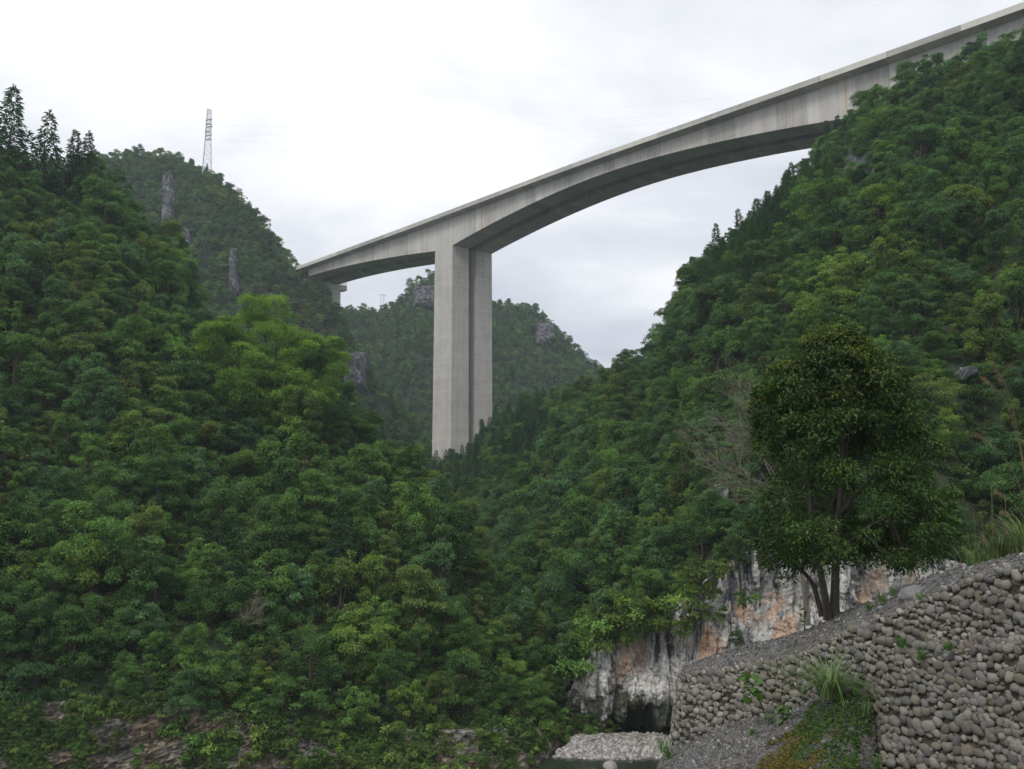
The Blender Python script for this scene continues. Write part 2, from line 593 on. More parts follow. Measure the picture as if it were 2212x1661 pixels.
M_BANK = bank_mat()
M_BOULDER = simple_noise_mat('grey boulder', [(0.3, (0.10, 0.10, 0.098)), (0.6, (0.19, 0.19, 0.188)), (0.8, (0.26, 0.255, 0.25))], 2.0, 8, 0.9, 8, 0.5, 0.05)


def water_mat():
    m, n, l, b = mat('river water')
    b.inputs['Base Color'].default_value = (0.030, 0.042, 0.028, 1)
    b.inputs['Roughness'].default_value = 0.08
    b.inputs['Specular IOR Level'].default_value = 0.5
    bump(n, l, b, noise(n, l, mapping(n, l, objco(n), (1, 2.2, 1)), 1.2, 3), 0.25, 0.08)
    return m


M_WATER = water_mat()

# ------------------------------------------------------------------ terrain
HILLS = {}


def smooth_interp(x, xs, ys):
    y = np.interp(x, xs, ys)
    k = np.ones(5) / 5
    yp = np.pad(y, 2, mode='edge')
    return np.convolve(yp, k, 'valid')


def make_hill(name, cols, nu, nt, amp, lam, seed, back=90, bdrop=0.55, mtl=None, bulge=0.0, sdy=-0.5, e0=0.35):
    """cols: (u, base point (x,y,z), ridge point (x,y,z)); surface lofted from the foot to the ridge and down the far side"""
    us = np.array([c[0] for c in cols], float)
    u = np.linspace(us[0], us[-1], nu)
    Bp = np.stack([smooth_interp(u, us, [c[1][k] for c in cols]) for k in range(3)], -1)
    Rp = np.stack([smooth_interp(u, us, [c[2][k] for c in cols]) for k in range(3)], -1)
    t = np.linspace(0, 1, nt)
    nb = max(8, nt // 4)
    G = Bp[:, None] * (1 - t)[None, :, None] + Rp[:, None] * t[None, :, None]
    G[..., 2] += bulge * np.sin(t * math.pi)[None, :] * (Rp[:, None, 2] - Bp[:, None, 2])
    tb = np.linspace(0, 1, nb + 1)[1:]
    d = Rp - Bp
    d[:, 2] = 0
    d /= np.linalg.norm(d, axis=1)[:, None]
    Bk = Rp[:, None] + d[:, None] * (tb * back)[None, :, None]
    Bk[..., 2] -= (tb ** 1.3 * back * bdrop)[None, :]
    sk = Bp.copy(); sk[:, 1] += sdy; sk[:, 2] = -2.5
    G = np.concatenate([sk[:, None], G, Bk], 1)
    nz = fbm(G / lam, 5, seed, 0.5)
    env = np.concatenate([[0], e0 + (0.65 if e0 > 0.3 else 0.95) * np.sin(np.clip(t, 0, 1) * math.pi) ** 0.6, np.full(nb, 0.6)])
    G[..., 2] += amp * nz * env[None, :]
    G[..., 1] += amp * 0.7 * fbm(G / lam + 31.7, 4, seed + 5) * env[None, :]
    me = quad_mesh(name, G.reshape(-1, 3), grid_faces(G.shape[0], G.shape[1]), [mtl or M_SOIL], smooth=True)
    o = obj(name, me)
    tag(o, kind='structure')
    HILLS[name] = G[:, 1:nt + 1 + nb // 3]
    return o


def c_at(u, v, Y):
    return tuple(at(u, v, Y))


# ground sheet to the horizon
gq = np.array([(-3000, -800, -2.6), (3000, -800, -2.6), (3000, 5000, -2.6), (-3000, 5000, -2.6)], float)
tag(obj('valley_ground', quad_mesh('valley_ground', gq, [(0, 1, 2, 3)], [M_SOIL])), kind='structure')

# river
wq = np.array([(-160, 40, 0), (60, 40, 0), (60, 135, 0), (-160, 135, 0)], float)
tag(obj('river_water', quad_mesh('river_water', wq, [(0, 1, 2, 3)], [M_WATER])), kind='structure')


# foot of the near left slope: a bank of bedded limestone
bank_u = [-260, 0, 240, 450, 700, 900, 1050, 1130, 1175, 1205, 1222]
bank_Y = [70, 72.5, 73.5, 74, 75, 75.5, 77, 78.5, 81.5, 86, 89]
bank_h = [4.4, 4.0, 4.1, 3.4, 2.5, 2.1, 1.9, 1.7, 1.3, 1.1, 0.9]
nbk = 900
bu = np.linspace(bank_u[0], bank_u[-1], nbk)
bY = smooth_interp(bu, bank_u, bank_Y)
bh = smooth_interp(bu, bank_u, bank_h)
bt = np.linspace(-0.25, 1.25, 110)
Bx = x_at(bu, bY)
BG = np.zeros((nbk, len(bt), 3))
BG[..., 0] = Bx[:, None]
BG[..., 1] = bY[:, None] + np.clip(bt, -1, 2)[None, :] * 3.6
BG[..., 2] = bh[:, None] * bt[None, :] * 1.05
bed = BG[..., 2] * 0.92 - BG[..., 0] * 0.33 + 0.5 * fbm(BG / 6.0, 3, 3)
saw = (bed / 0.42) % 1.0
bn = fbm(BG / np.array([3.5, 3.5, 2.2]), 5, 21, 0.55)
kf = np.clip(0.95 + 1.2 * fbm(BG / np.array([9, 9, 30]), 3, 77), 0.1, 1.3)
jn = np.abs(fbm(np.stack([BG[..., 0] / 1.3 + 0.6 * np.floor(bed / 0.42), bed * 0, bed * 0 + np.floor(bed / 0.42) * 3.1], -1), 2, 19))
push = (saw ** 2.0) * 0.55 * kf + 1.3 * bn + 1.3 * np.clip(jn, 0, 0.35) + 0.45 * np.abs(fbm(BG / 0.5, 3, 9))
BG[..., 1] -= push
BG[..., 2] += 0.55 * bn + 0.12 * saw
tag(obj('rocky_bank', quad_mesh('rocky_bank', BG.reshape(-1, 3), grid_faces(nbk, len(bt)), [M_BANK], smooth=False)), kind='structure')


def bank_top(u):
    return float(np.interp(u, bank_u, bank_Y)) + 3.2, float(np.interp(u, bank_u, bank_h)) * 0.72


L_SIL = [(-260, 300, 150), (0, 398, 160), (120, 455, 165), (195, 412, 166), (239, 452, 165), (290, 505, 163), (342, 565, 160), (410, 645, 156), (440, 690, 153),
         (470, 745, 150), (560, 800, 145), (640, 840, 140), (700, 880, 135), (740, 940, 133), (800, 1000, 131), (860, 1050, 128), (930, 1122, 123), (1000, 1208, 115),
         (1060, 1315, 109), (1110, 1410, 104), (1160, 1478, 97.5), (1195, 1535, 93), (1222, 1570, 91.2)]
cols = []
for u, v, Y in L_SIL:
    Yb, zb = bank_top(u)
    cols.append((u, (x_at(u, Yb), Yb, zb), c_at(u, v, Y)))
make_hill('near_left_hill', cols, 150, 90, 5.0, 26.0, 3, back=70, bdrop=0.6, bulge=0.03)

# limestone cliff at the foot of the right slope, undercut by a cave
CLIFF = [(1175, 1545, 96), (1205, 1515, 94.5), (1240, 1468, 92.8), (1272, 1408, 91.8), (1305, 1362, 91), (1370, 1335, 90), (1450, 1325, 88.5), (1520, 1262, 86.5), (1600, 1192, 83), (1700, 1182, 79), (1850, 1178, 75), (1960, 1184, 71), (2020, 1200, 69), (2100, 1220, 67)]
R_SIL = [(830, 1100, 322, 235), (920, 1055, 316, 205), (960, 1020, 306, 192), (1000, 1025, 296, 175), (1040, 980, 286, 160), (1080, 930, 273, 145), (1130, 915, 262, 126)]
R_SIL2 = [(1185, 903, 250), (1250, 882, 236), (1330, 850, 216), (1400, 815, 201), (1455, 752, 191), (1480, 678, 188), (1520, 612, 186), (1570, 555, 186), (1620, 512, 187), (1690, 458, 188), (1740, 408, 190),
          (1800, 342, 190), (1870, 264, 188), (1930, 222, 184), (2000, 194, 180), (2050, 184, 176), (2110, 168, 172), (2150, 142, 168), (2212, 112, 162), (2400, 40, 150), (2700, -80, 142)]
cols = []
for u, v, Y, Yb in R_SIL:
    cols.append((u, (x_at(u, Yb), Yb, 2.0), c_at(u, v, Y)))
cu_, cv_, cy_ = zip(*CLIFF)
for u, v, Y in R_SIL2:
    if u <= 2100:
        b_ = c_at(u, float(np.interp(u, cu_, cv_)) + 6, float(np.interp(u, cu_, cy_)) + 1.0)
    else:
        b_ = (x_at(u, 58 - (u - 2100) * 0.012), 58 - (u - 2100) * 0.012, 3.0)
    cols.append((u, b_, c_at(u, v, Y)))
make_hill('right_hill', cols, 190, 120, 6.5, 30.0, 11, back=60, bdrop=0.7, bulge=0.03, sdy=9.0, e0=0.05)

FL = [(60, 360, 440, 300), (150, 352, 438, 298), (200, 348, 434, 296), (280, 334, 428, 294), (330, 342, 424, 292), (400, 360, 418, 290), (440, 380, 414, 290), (490, 412, 410, 292), (530, 456, 406, 294),
      (570, 506, 402, 296), (600, 538, 399, 298), (620, 572, 397, 300), (640, 618, 394, 302), (660, 630, 391, 304), (690, 630, 386, 308), (712, 652, 383, 312), (735, 704, 379, 316), (780, 790, 374, 324), (850, 880, 368, 336), (900, 940, 364, 345), (950, 1000, 361, 349), (1030, 1080, 358, 352)]
make_hill('far_left_hill', [(u, (x_at(u, Yb), Yb, 2.0), c_at(u, v, Y)) for u, v, Y, Yb in FL], 110, 70, 6.5, 36.0, 23, back=150, bdrop=0.35)
FC = [(540, 700, 610), (640, 690, 610), (720, 682, 605), (760, 674, 602), (800, 680, 600), (850, 668, 600), (880, 640, 600), (900, 612, 600), (940, 604, 600), (965, 615, 600), (1000, 640, 600), (1063, 660, 598), (1100, 658, 596), (1150, 672, 592),
      (1190, 700, 588), (1230, 748, 584), (1270, 785, 580), (1310, 815, 576), (1400, 880, 570), (1520, 970, 560)]
make_hill('far_centre_hill', [(u, (x_at(u, 430), 430, 2.0), c_at(u, v, Y)) for u, v, Y in FC], 100, 60, 8.0, 45.0, 37, back=160, bdrop=0.4)

# the cliff itself
ncu, ncz = 1000, 280
cu = np.linspace(CLIFF[0][0], CLIFF[-1][0], ncu)
cY = smooth_interp(cu, cu_, cy_)
ctop = at(cu, smooth_interp(cu, cu_, cv_), cY)
tz = np.linspace(0, 1, ncz)
CG = np.zeros((ncu, ncz, 3))
CG[..., 0] = x_at(cu, cY)[:, None]
CG[..., 1] = cY[:, None]
CG[..., 2] = -0.6 + (ctop[:, None, 2] + 0.6) * tz[None, :]
zz_ = CG[..., 2]
arc = CG[..., 0]
s_ = arc - arc[0, 0]
P3 = np.stack([s_, zz_ * 0.0, zz_], -1)
flute = np.abs(fbm(np.stack([s_ / 1.7, zz_ * 0, zz_ / 9.0], -1), 4, 5)) * 2.2
flute2 = fbm(np.stack([s_ / 0.55, zz_ * 0, zz_ / 3.4], -1), 3, 15)
lump = fbm(P3 / 3.2, 5, 25, 0.55)
uu = cu[:, None]
cave_top = 2.7 * np.sqrt(np.clip(1 - ((uu - 1392) / 98.0) ** 2, 0, 1)) + 1.2 * np.exp(-((uu - 1262) / 22.0) ** 2)
cave_lip = cave_top + 1.7 * fbm(np.stack([s_ / 0.8, zz_ * 0, zz_ * 0], -1), 3, 41) - 0.5
cave = 1 / (1 + np.exp(-(cave_lip - zz_) / 0.16))
depth = cave * (1.6 + 0.9 * np.clip(cave_lip - zz_, 0, 3)) * np.clip(cave_top / 2.0, 0, 1)
rid = 1 - np.abs(fbm(np.stack([s_ / 0.9 + 0.25 * lump, zz_ * 0, zz_ / 6.0], -1), 3, 65)) * 3
out = 1.5 * lump + 0.9 * flute + 0.45 * flute2 + 0.5 * np.clip(rid, 0, 1) + 0.55 * fbm(P3 / 0.9, 5, 35, 0.62) + 1.2 * (tz[None, :] ** 2 * -1.0) + 0.5 * (1 - tz[None, :])
out += 0.9 * np.exp(-((zz_ - cave_top - 1.2) / 1.3) ** 2) * np.clip(cave_top / 3, 0, 1)
CG[..., 1] += -out + depth
CG[..., 0] += 0.25 * flute2
tag(obj('limestone_cliff', quad_mesh('limestone_cliff', CG.reshape(-1, 3), grid_faces(ncu, ncz), [M_CLIFF], smooth=False)), kind='structure')

# gravel bar in the river
bar_poly = [(1200, 1634), (1225, 1609), (1205, 1592), (1240, 1584), (1322, 1585), (1450, 1588), (1500, 1592), (1500, 1632), (1436, 1634), (1340, 1638), (1268, 1638)]
bp = at_z([p[0] for p in bar_poly], [p[1] for p in bar_poly], 0.05)[:, :2]
ctr = np.array([bp[:, 0].mean(), bp[:, 1].mean()])
rings = np.linspace(0, 1, 24)
ang_n = 160
lenp = np.linspace(0, len(bp), ang_n, endpoint=False)
bpc = np.stack([np.interp(lenp, np.arange(len(bp) + 1), np.append(bp[:, k], bp[0, k])) for k in (0, 1)], -1)
barG = np.zeros((ang_n, 24, 3))
wobb = 1 + 0.10 * fbm(np.stack([bpc[:, 0] / 1.5, bpc[:, 1] / 1.5, bpc[:, 0] * 0], -1), 3, 4)
barG[..., :2] = ctr + (bpc - ctr)[:, None] * (1.06 - rings)[None, :, None] * wobb[:, None, None]
barG[..., 2] = -0.12 + 0.42 * (1 - (1 - rings[None, :]) ** 3) + 0.12 * fbm(barG * np.array([1, 1, 0]) / 1.5, 3, 8)
barG[:, -1] = barG[:, -1].mean(0)
tag(obj('gravel_bar', quad_mesh('gravel_bar', barG.reshape(-1, 3), grid_faces(ang_n, 24, True), [M_BAR], smooth=True)), kind='structure')

# ------------------------------------------------------------------ foreground: gravel bank held by cobble walls
WTOP = [(4134, 1240, 8.0), (2983, 1203, 12.0), (2420, 1186, 15.6), (2320, 1206, 16.6), (2212, 1224, 18.0), (2098, 1257, 19.3), (2025, 1278, 20.2), (1966, 1310, 21.0), (1871, 1351, 22.3), (1809, 1372, 23.2), (1744, 1408, 24.2), (1696, 1424, 25.0), (1630, 1438, 26.0), (1532, 1450, 27.3), (1482, 1456, 28.1), (1466, 1454, 29.0), (1476, 1446, 30.2), (1520, 1436, 32.0)]
CREST = [(3714, 1134, 11.0), (2751, 1129, 15.5), (2420, 1138, 18.6), (2320, 1166, 19.6), (2212, 1195, 21.0), (2098, 1221, 22.3), (2025, 1238, 23.2), (1974, 1259, 24.0), (1923, 1281, 24.8), (1860, 1303, 25.6), (1817, 1321, 26.3), (1780, 1343, 26.8), (1725, 1361, 27.3), (1660, 1383, 28.0), (1594, 1402, 28.8), (1532, 1421, 29.6), (1490, 1438, 30.0), (1474, 1447, 30.0), (1480, 1444, 30.4), (1520, 1434, 32.2)]


def path(pts, n, smooth=True):
    P = at([p[0] for p in pts], [p[1] for p in pts], [p[2] for p in pts])
    L = np.concatenate([[0], np.cumsum(np.linalg.norm(np.diff(P[:, :2], axis=0), axis=1))])
    s = np.linspace(0, L[-1], n)
    f = smooth_interp if smooth else np.interp
    return s, np.stack([f(s, L, P[:, k]) for k in range(3)], -1)


gs, gw = path(WTOP, 240)
_, gc = path(CREST, 240)
rows = []
for t in np.linspace(0, 1, 16):
    p = gw * (1 - t) + gc * t
    p[:, 2] += 0.10 * math.sin(t * math.pi) - 0.05 * (1 - t)
    rows.append(p)
bk = gc - gw
bk[:, 2] = 0
bk /= np.linalg.norm(bk, axis=1)[:, None] + 1e-6
bk[-12:] = bk[-13]
for t in np.linspace(0.08, 1, 12):
    p = gc + bk * (t * 13)
    p[:, 2] = gc[:, 2] * (1 - t) + 0.0 * t - 0.6 * math.sin(t * math.pi) - 1.0 * t
    rows.append(p)
GB = np.stack(rows, 1)
GB[..., 2] += 0.10 * fbm(GB / 1.3, 4, 51) * np.concatenate([np.linspace(0.2, 1, 16), np.ones(12)])[None]
tag(obj('gravel_bank', quad_mesh('gravel_bank', GB.reshape(-1, 3), grid_faces(GB.shape[0], GB.shape[1]), [M_GRAVEL], smooth=True)), kind='structure')

# lower gravel apron in front of the wall
AP = [  # contact with the wall, then two rows towards the viewer
    [(1425, 1640, 27.4), (1510, 1608, 26.4), (1540, 1586, 25.9), (1623, 1566, 25.0), (1696, 1550, 24.2), (1760, 1512, 23.3), (1830, 1492, 22.3), (1878, 1500, 21.7), (1896, 1575, 21.2), (1902, 1690, 20.9)],
    [(1420, 1668, 25.0), (1490, 1664, 24.2), (1530, 1660, 23.6), (1600, 1650, 22.9), (1670, 1640, 22.2), (1730, 1612, 21.6), (1800, 1590, 21.0), (1850, 1605, 20.8), (1884, 1660, 20.5), (1896, 1740, 20.2)],
    [(1405, 1860, 19.5), (1450, 1870, 19.0), (1500, 1870, 18.6), (1560, 1865, 18.2), (1640, 1850, 17.8), (1710, 1830, 17.4), (1780, 1820, 17.2), (1830, 1830, 17.2), (1870, 1850, 17.2), (1890, 1880, 17.2)],
    [(1330, 2600, 11.0), (1370, 2600, 11.0), (1420, 2600, 11.0), (1480, 2600, 11.0), (1560, 2600, 10.8), (1640, 2600, 10.6), (1720, 2600, 10.4), (1800, 2600, 10.2), (1880, 2600, 10.0), (1960, 2600, 9.8)]]
apr = []
for row in AP:
    apr.append(path(row, 90)[1])
dn = apr[0].copy(); dn[:, 1] += 1.2; dn[:, 0] += 0.4
rows = [dn]
for a, b_, k in ((0, 1, 14), (1, 2, 14), (2, 3, 10)):
    for t in np.linspace(0, 1, k, endpoint=False):
        rows.append(apr[a] * (1 - t) + apr[b_] * t)
rows.append(apr[3])
AG = np.stack(rows, 1)
AG[..., 2] += 0.13 * fbm(AG / 0.9, 4, 61)
edge = AG[:1].repeat(8, 0).copy()        # the outer flank falls away to the river
for k in range(8):
    f = (8 - k) / 8
    edge[k, :, 0] -= 7 * f
    edge[k, :, 1] += 3.0 * f
    edge[k, :, 2] = edge[k, :, 2] * (1 - f ** 0.8) - 1.0 * f ** 0.8
AG = np.concatenate([edge, AG], 0)
tag(obj('gravel_apron', quad_mesh('gravel_apron', AG.reshape(-1, 3), grid_faces(AG.shape[0], AG.shape[1]), [M_GRAVEL], smooth=True)), kind='structure')


def ico(sub):
    import bmesh
    bm = bmesh.new()
    bmesh.ops.create_icosphere(bm, subdivisions=sub, radius=1.0)
    V = np.array([v.co[:] for v in bm.verts])
    T = np.array([[v.index for v in f.verts] for f in bm.faces])
    bm.free()
    return V, T


ICO2, ICO3 = ico(2), ico(3)


def tri_mesh(name, V, T, mats, smooth=True):
    me = bpy.data.meshes.new(name)
    V = np.asarray(V, np.float32); T = np.asarray(T, np.int32)
    me.vertices.add(len(V)); me.vertices.foreach_set('co', V.ravel())
    me.loops.add(T.size); me.loops.foreach_set('vertex_index', T.ravel())
    me.polygons.add(len(T))
    me.polygons.foreach_set('loop_start', np.arange(0, T.size, 3, dtype=np.int32))
    me.polygons.foreach_set('loop_total', np.full(len(T), 3, np.int32))
    me.polygons.foreach_set('use_smooth', np.full(len(T), smooth, bool))
    for m in mats:
        me.materials.append(m)
    me.update(calc_edges=True)
    return me


def cobble(seed, ic=ICO2, rough=0.20, flat=0.04):
    V, T = ic
    r_ = np.random.default_rng(seed)
    V = np.sign(V) * np.abs(V) ** r_.uniform(0.72, 1.0)
    V = V / np.abs(V).max(0)
    d = 1 + rough * 1.5 * vnoise(V * 0.9 + seed * 7.1, seed) + rough * 0.8 * vnoise(V * 2.1 + seed, seed + 3)
    P = V * d[:, None]
    for _ in range(8):                   # worn flat facets
        ax = r_.normal(size=3); ax /= np.linalg.norm(ax)
        lim = r_.uniform(0.72, 0.95) - flat
        h = P @ ax
        P = P - np.where(h > lim, (h - lim) * 0.85, 0)[:, None] * ax
    return P, T


COB = [cobble(100 + i) for i in range(12)]
COB_ME = [tri_mesh('cobble', p, t, [M_STONE]) for p, t in COB]
COB_HI = [cobble(300 + i, ICO3, 0.22, 0.08) for i in range(6)]


def build_wall(name, label, pts, zbot, batter, row_h, skip=None, group=None, seed=1, nlim=300):
    """dry cobble wall: backing of earth and single stones in uneven courses"""
    r_ = np.random.default_rng(seed)
    s, P = path(pts, 340)
    tan = np.gradient(P[:, :2], axis=0)
    tan /= np.linalg.norm(tan, axis=1)[:, None]
    outn = np.stack([-tan[:, 1], tan[:, 0]], -1)
    mid = P[len(P) // 2, :2]
    if outn[len(P) // 2] @ mid > 0:
        outn = -outn
    for k in (0, 1):
        outn[:, k] = np.convolve(np.pad(outn[:, k], 6, mode='edge'), np.ones(13) / 13, 'valid')
    outn /= np.linalg.norm(outn, axis=1)[:, None]
    zt = P[:, 2]
    zb = np.array([zbot(*project(P[i])[:2], P[i]) for i in range(len(P))])

    def pos(si, z):
        x = np.interp(si, s, P[:, 0]); y = np.interp(si, s, P[:, 1]); t_ = np.interp(si, s, zt)
        ox = np.interp(si, s, outn[:, 0]); oy = np.interp(si, s, outn[:, 1])
        b_ = batter * (t_ - z)
        return np.array([x + ox * b_, y + oy * b_, z]), np.array([ox, oy, 0])

    root = thing(name, label, 'stone wall', pos(s[120], zb[120])[0], group=group)
    inv = -np.array(root.location)
    nh = 26
    BGr = np.zeros((len(s), nh, 3))
    for i in range(len(s)):
        for j in range(nh):
            z = zt[i] + 0.02 + (zb[i] - 0.4 - zt[i]) * j / (nh - 1)
            BGr[i, j] = pos(s[i], z)[0] - np.append(outn[i], 0) * 0.045
    BGr[..., :2] += (0.035 * fbm(BGr / 0.3, 3, 5))[..., None] * outn[:, None]
    back = BGr[:, :1].copy(); back[..., :2] -= outn[:, None] * 0.7; back[..., 2] -= 0.12
    BGr = np.concatenate([back, BGr], 1)
    obj('backing', quad_mesh('backing', BGr.reshape(-1, 3) + inv, grid_faces(len(s), nh + 1), [M_MORTAR], smooth=True), root)
    stones = []
    z = zb.min() - 0.1
    while z < zt.max() + 0.1:
        h = row_h * r_.uniform(0.72, 1.35)
        si = r_.uniform(0, 0.2)
        while si < s[-1]:
            k_ = 1.45 if r_.random() < 0.14 else (0.6 if r_.random() < 0.22 else 1.0)
            w = h * r_.uniform(0.85, 1.7) * (0.8 + 0.2 * k_)
            zc = z + h * 0.5 + 0.11 * math.sin(si * 1.3 + z * 3) + r_.normal() * 0.03
            t_ = np.interp(si, s, zt); b_ = np.interp(si, s, zb)
            if b_ - 0.15 < zc < t_ + 0.02:
                stones.append((si + w / 2, zc, w * 0.56, h * 0.58 * r_.uniform(0.8, 1.15) * k_ ** 0.7))
                if r_.random() < 0.7:
                    stones.append((si + w + r_.normal() * 0.02, zc + h * 0.5, h * 0.26, h * 0.24))
            si += w * r_.uniform(0.98, 1.08)
        z += h * 0.90
    recs = []
    for si, zc, a, hh in stones:
        p, on = pos(si, zc)
        u_, v_, d_ = project(p)
        if skip and skip(u_, v_):
            continue
        vis = (-60 < u_ < 2260) and (v_ < 1690)
        recs.append((a * hh / d_ ** 2 if vis else 0, p, on, a, hh))
    recs.sort(key=lambda q: -q[0])
    fv, ft, nv = [], [], 0
    for i, (w_, p, on, a, hh) in enumerate(recs):
        th = math.atan2(on[1], on[0]) + math.pi / 2 + r_.normal() * 0.12
        dep = min(a, hh) * r_.uniform(0.6, 0.85)
        roll = r_.normal() * 0.22
        M3 = Matrix.Rotation(th, 3, 'Z') @ Matrix.Rotation(r_.normal() * 0.15, 3, 'X') @ Matrix.Rotation(roll, 3, 'Y')
        q = p + on * r_.uniform(-0.03, 0.015) - on * 0.01
        k = int(r_.integers(len(COB)))
        if i < nlim and w_ > 0:
            o = obj('stone', COB_ME[k], root, q + inv)
            o.rotation_euler = M3.to_euler()
            o.scale = (a, dep, hh)
        else:
            V, T = COB[k]
            W_ = (V * np.array([a, dep, hh])) @ np.array(M3).T + q + inv
            fv.append(W_); ft.append(T + nv); nv += len(V)
    if fv:
        f_ = obj('small_stones', tri_mesh('small_stones', np.concatenate(fv), np.concatenate(ft), [M_STONE_I]), root)
        f_['kind'] = 'stuff'
    return root, s, P, outn


def zbot_upper(u, v, p):
    vb = np.interp(u, [1440, 1466, 1510, 1540, 1623, 1696, 1760, 1830, 1890, 1960, 2098, 2212, 2420], [1650, 1650, 1612, 1590, 1570, 1556, 1520, 1505, 1500, 1500, 1480, 1470, 1460])
    return float(at(u, vb, p[1])[2]) - 0.1


up_root, us_, uP, uout = build_wall('retaining_wall', 'long curved wall of stacked grey river cobbles holding the gravel bank under the tree', WTOP, zbot_upper, 0.16, 0.140,
                                    group='cobble retaining walls', seed=4)
LTOP = [(1898, 1440, 22.0), (1900, 1428, 21.4), (1912, 1420, 20.9), (1945, 1420, 20.4), (1985, 1421, 19.9), (2030, 1417, 19.4), (2085, 1408, 18.8), (2140, 1400, 18.2), (2212, 1390, 17.45), (2320, 1378, 16.3), (2420, 1370, 15.3), (2961, 1446, 11.8), (4054, 1600, 8.0)]


def zbot_lower(u, v, p):
    return float(p[2]) - 2.9


lo_root, ls_, lP, lout = build_wall('retaining_wall', 'lower step of larger stacked cobbles in the near corner, beside yellow creeper', LTOP, zbot_lower, 0.10, 0.158,
                                    group='cobble retaining walls', seed=9)

# ledge of gravel between the two walls
lg = lP[::6].copy(); lo2 = lout[::6]
rows = []
for t in np.linspace(0, 1, 8):
    p = lg.copy()
    p[:, :2] -= lo2 * (1.5 * t + 0.03)
    p[:, 2] += -0.10 + 0.36 * t
    rows.append(p)
LG = np.stack(rows, 1)
LG[..., 2] += 0.06 * fbm(LG / 0.5, 3, 71)
tag(obj('gravel_ledge', quad_mesh('gravel_ledge', LG.reshape(-1, 3), grid_faces(LG.shape[0], LG.shape[1]), [M_GRAVEL], smooth=True)), kind='structure')

# ------------------------------------------------------------------ the twin bridge
H_TOP = CAMZ + 98.0
A = at_z(643, 575, H_TOP); B = at_z(2212, 4, H_TOP)
ax = (B - A); ax[2] = 0; ax /= np.linalg.norm(ax)
TH = math.atan2(ax[1], ax[0])           # local x runs along the deck towards the viewer's right, local y away from the viewer
P1, P2 = (89.9, 99.6), (246.3, 254.6)
S0, S1 = -34.0, 352.0


def ztop(s):
    return 0.8 * math.exp(-((s - 160) / 62.0) ** 2)


def depth_at(s):
    if s < P1[0]:
        return 3.6 + 6.6 * max(0, (s - 4) / (P1[0] - 4)) ** 1.7
    if s <= P1[1]:
        return 10.2
    if s < P2[0]:
        m_ = (P1[1] + P2[0]) / 2; hl = (P2[0] - P1[1]) / 2
        return 3.9 + 6.3 * max(0, (abs(s - m_) - 1.5) / (hl - 1.5)) ** 1.75
    if s <= P2[1]:
        return 10.2
    return 3.6 + 6.6 * max(0, (P2[1] + 70 - s) / 70) ** 1.8


def section(s, o0, lft, box, rgt, inset=0.0):
    zt_ = ztop(s) - 1.0
    h = depth_at(s)
    i = inset
    y0, y1, y2, y3 = o0, o0 + lft, o0 + lft + box, o0 + lft + box + rgt
    return [(y0 + i, zt_ - i), (y0 + i, zt_ - 0.24 + i), (y1 + i, zt_ - 0.75 + i), (y1 + i, zt_ - h + i), (y2 - i, zt_ - h + i), (y2 - i, zt_ - 0.75 + i), (y3 - i, zt_ - 0.24 + i), (y3 - i, zt_ - i)]


def loft(rings):
    k = len(rings[0])
    V = np.array(rings).reshape(-1, 3)
    n = len(rings)
    Fq = [(i * k + j, i * k + (j + 1) % k, (i + 1) * k + (j + 1) % k, (i + 1) * k + j) for i in range(n - 1) for j in range(k)]
    return V, Fq


def stations():
    cuts = [S0]
    for a, b_ in ((S0, P1[0]), (P1[0], P1[1]), (P1[1], P2[0]), (P2[0], P2[1]), (P2[1], S1)):
        n = 1 if b_ - a < 12 else max(1, round((b_ - a) / 4.1))
        cuts += [a + (b_ - a) * (i + 1) / n for i in range(n)]
    return cuts


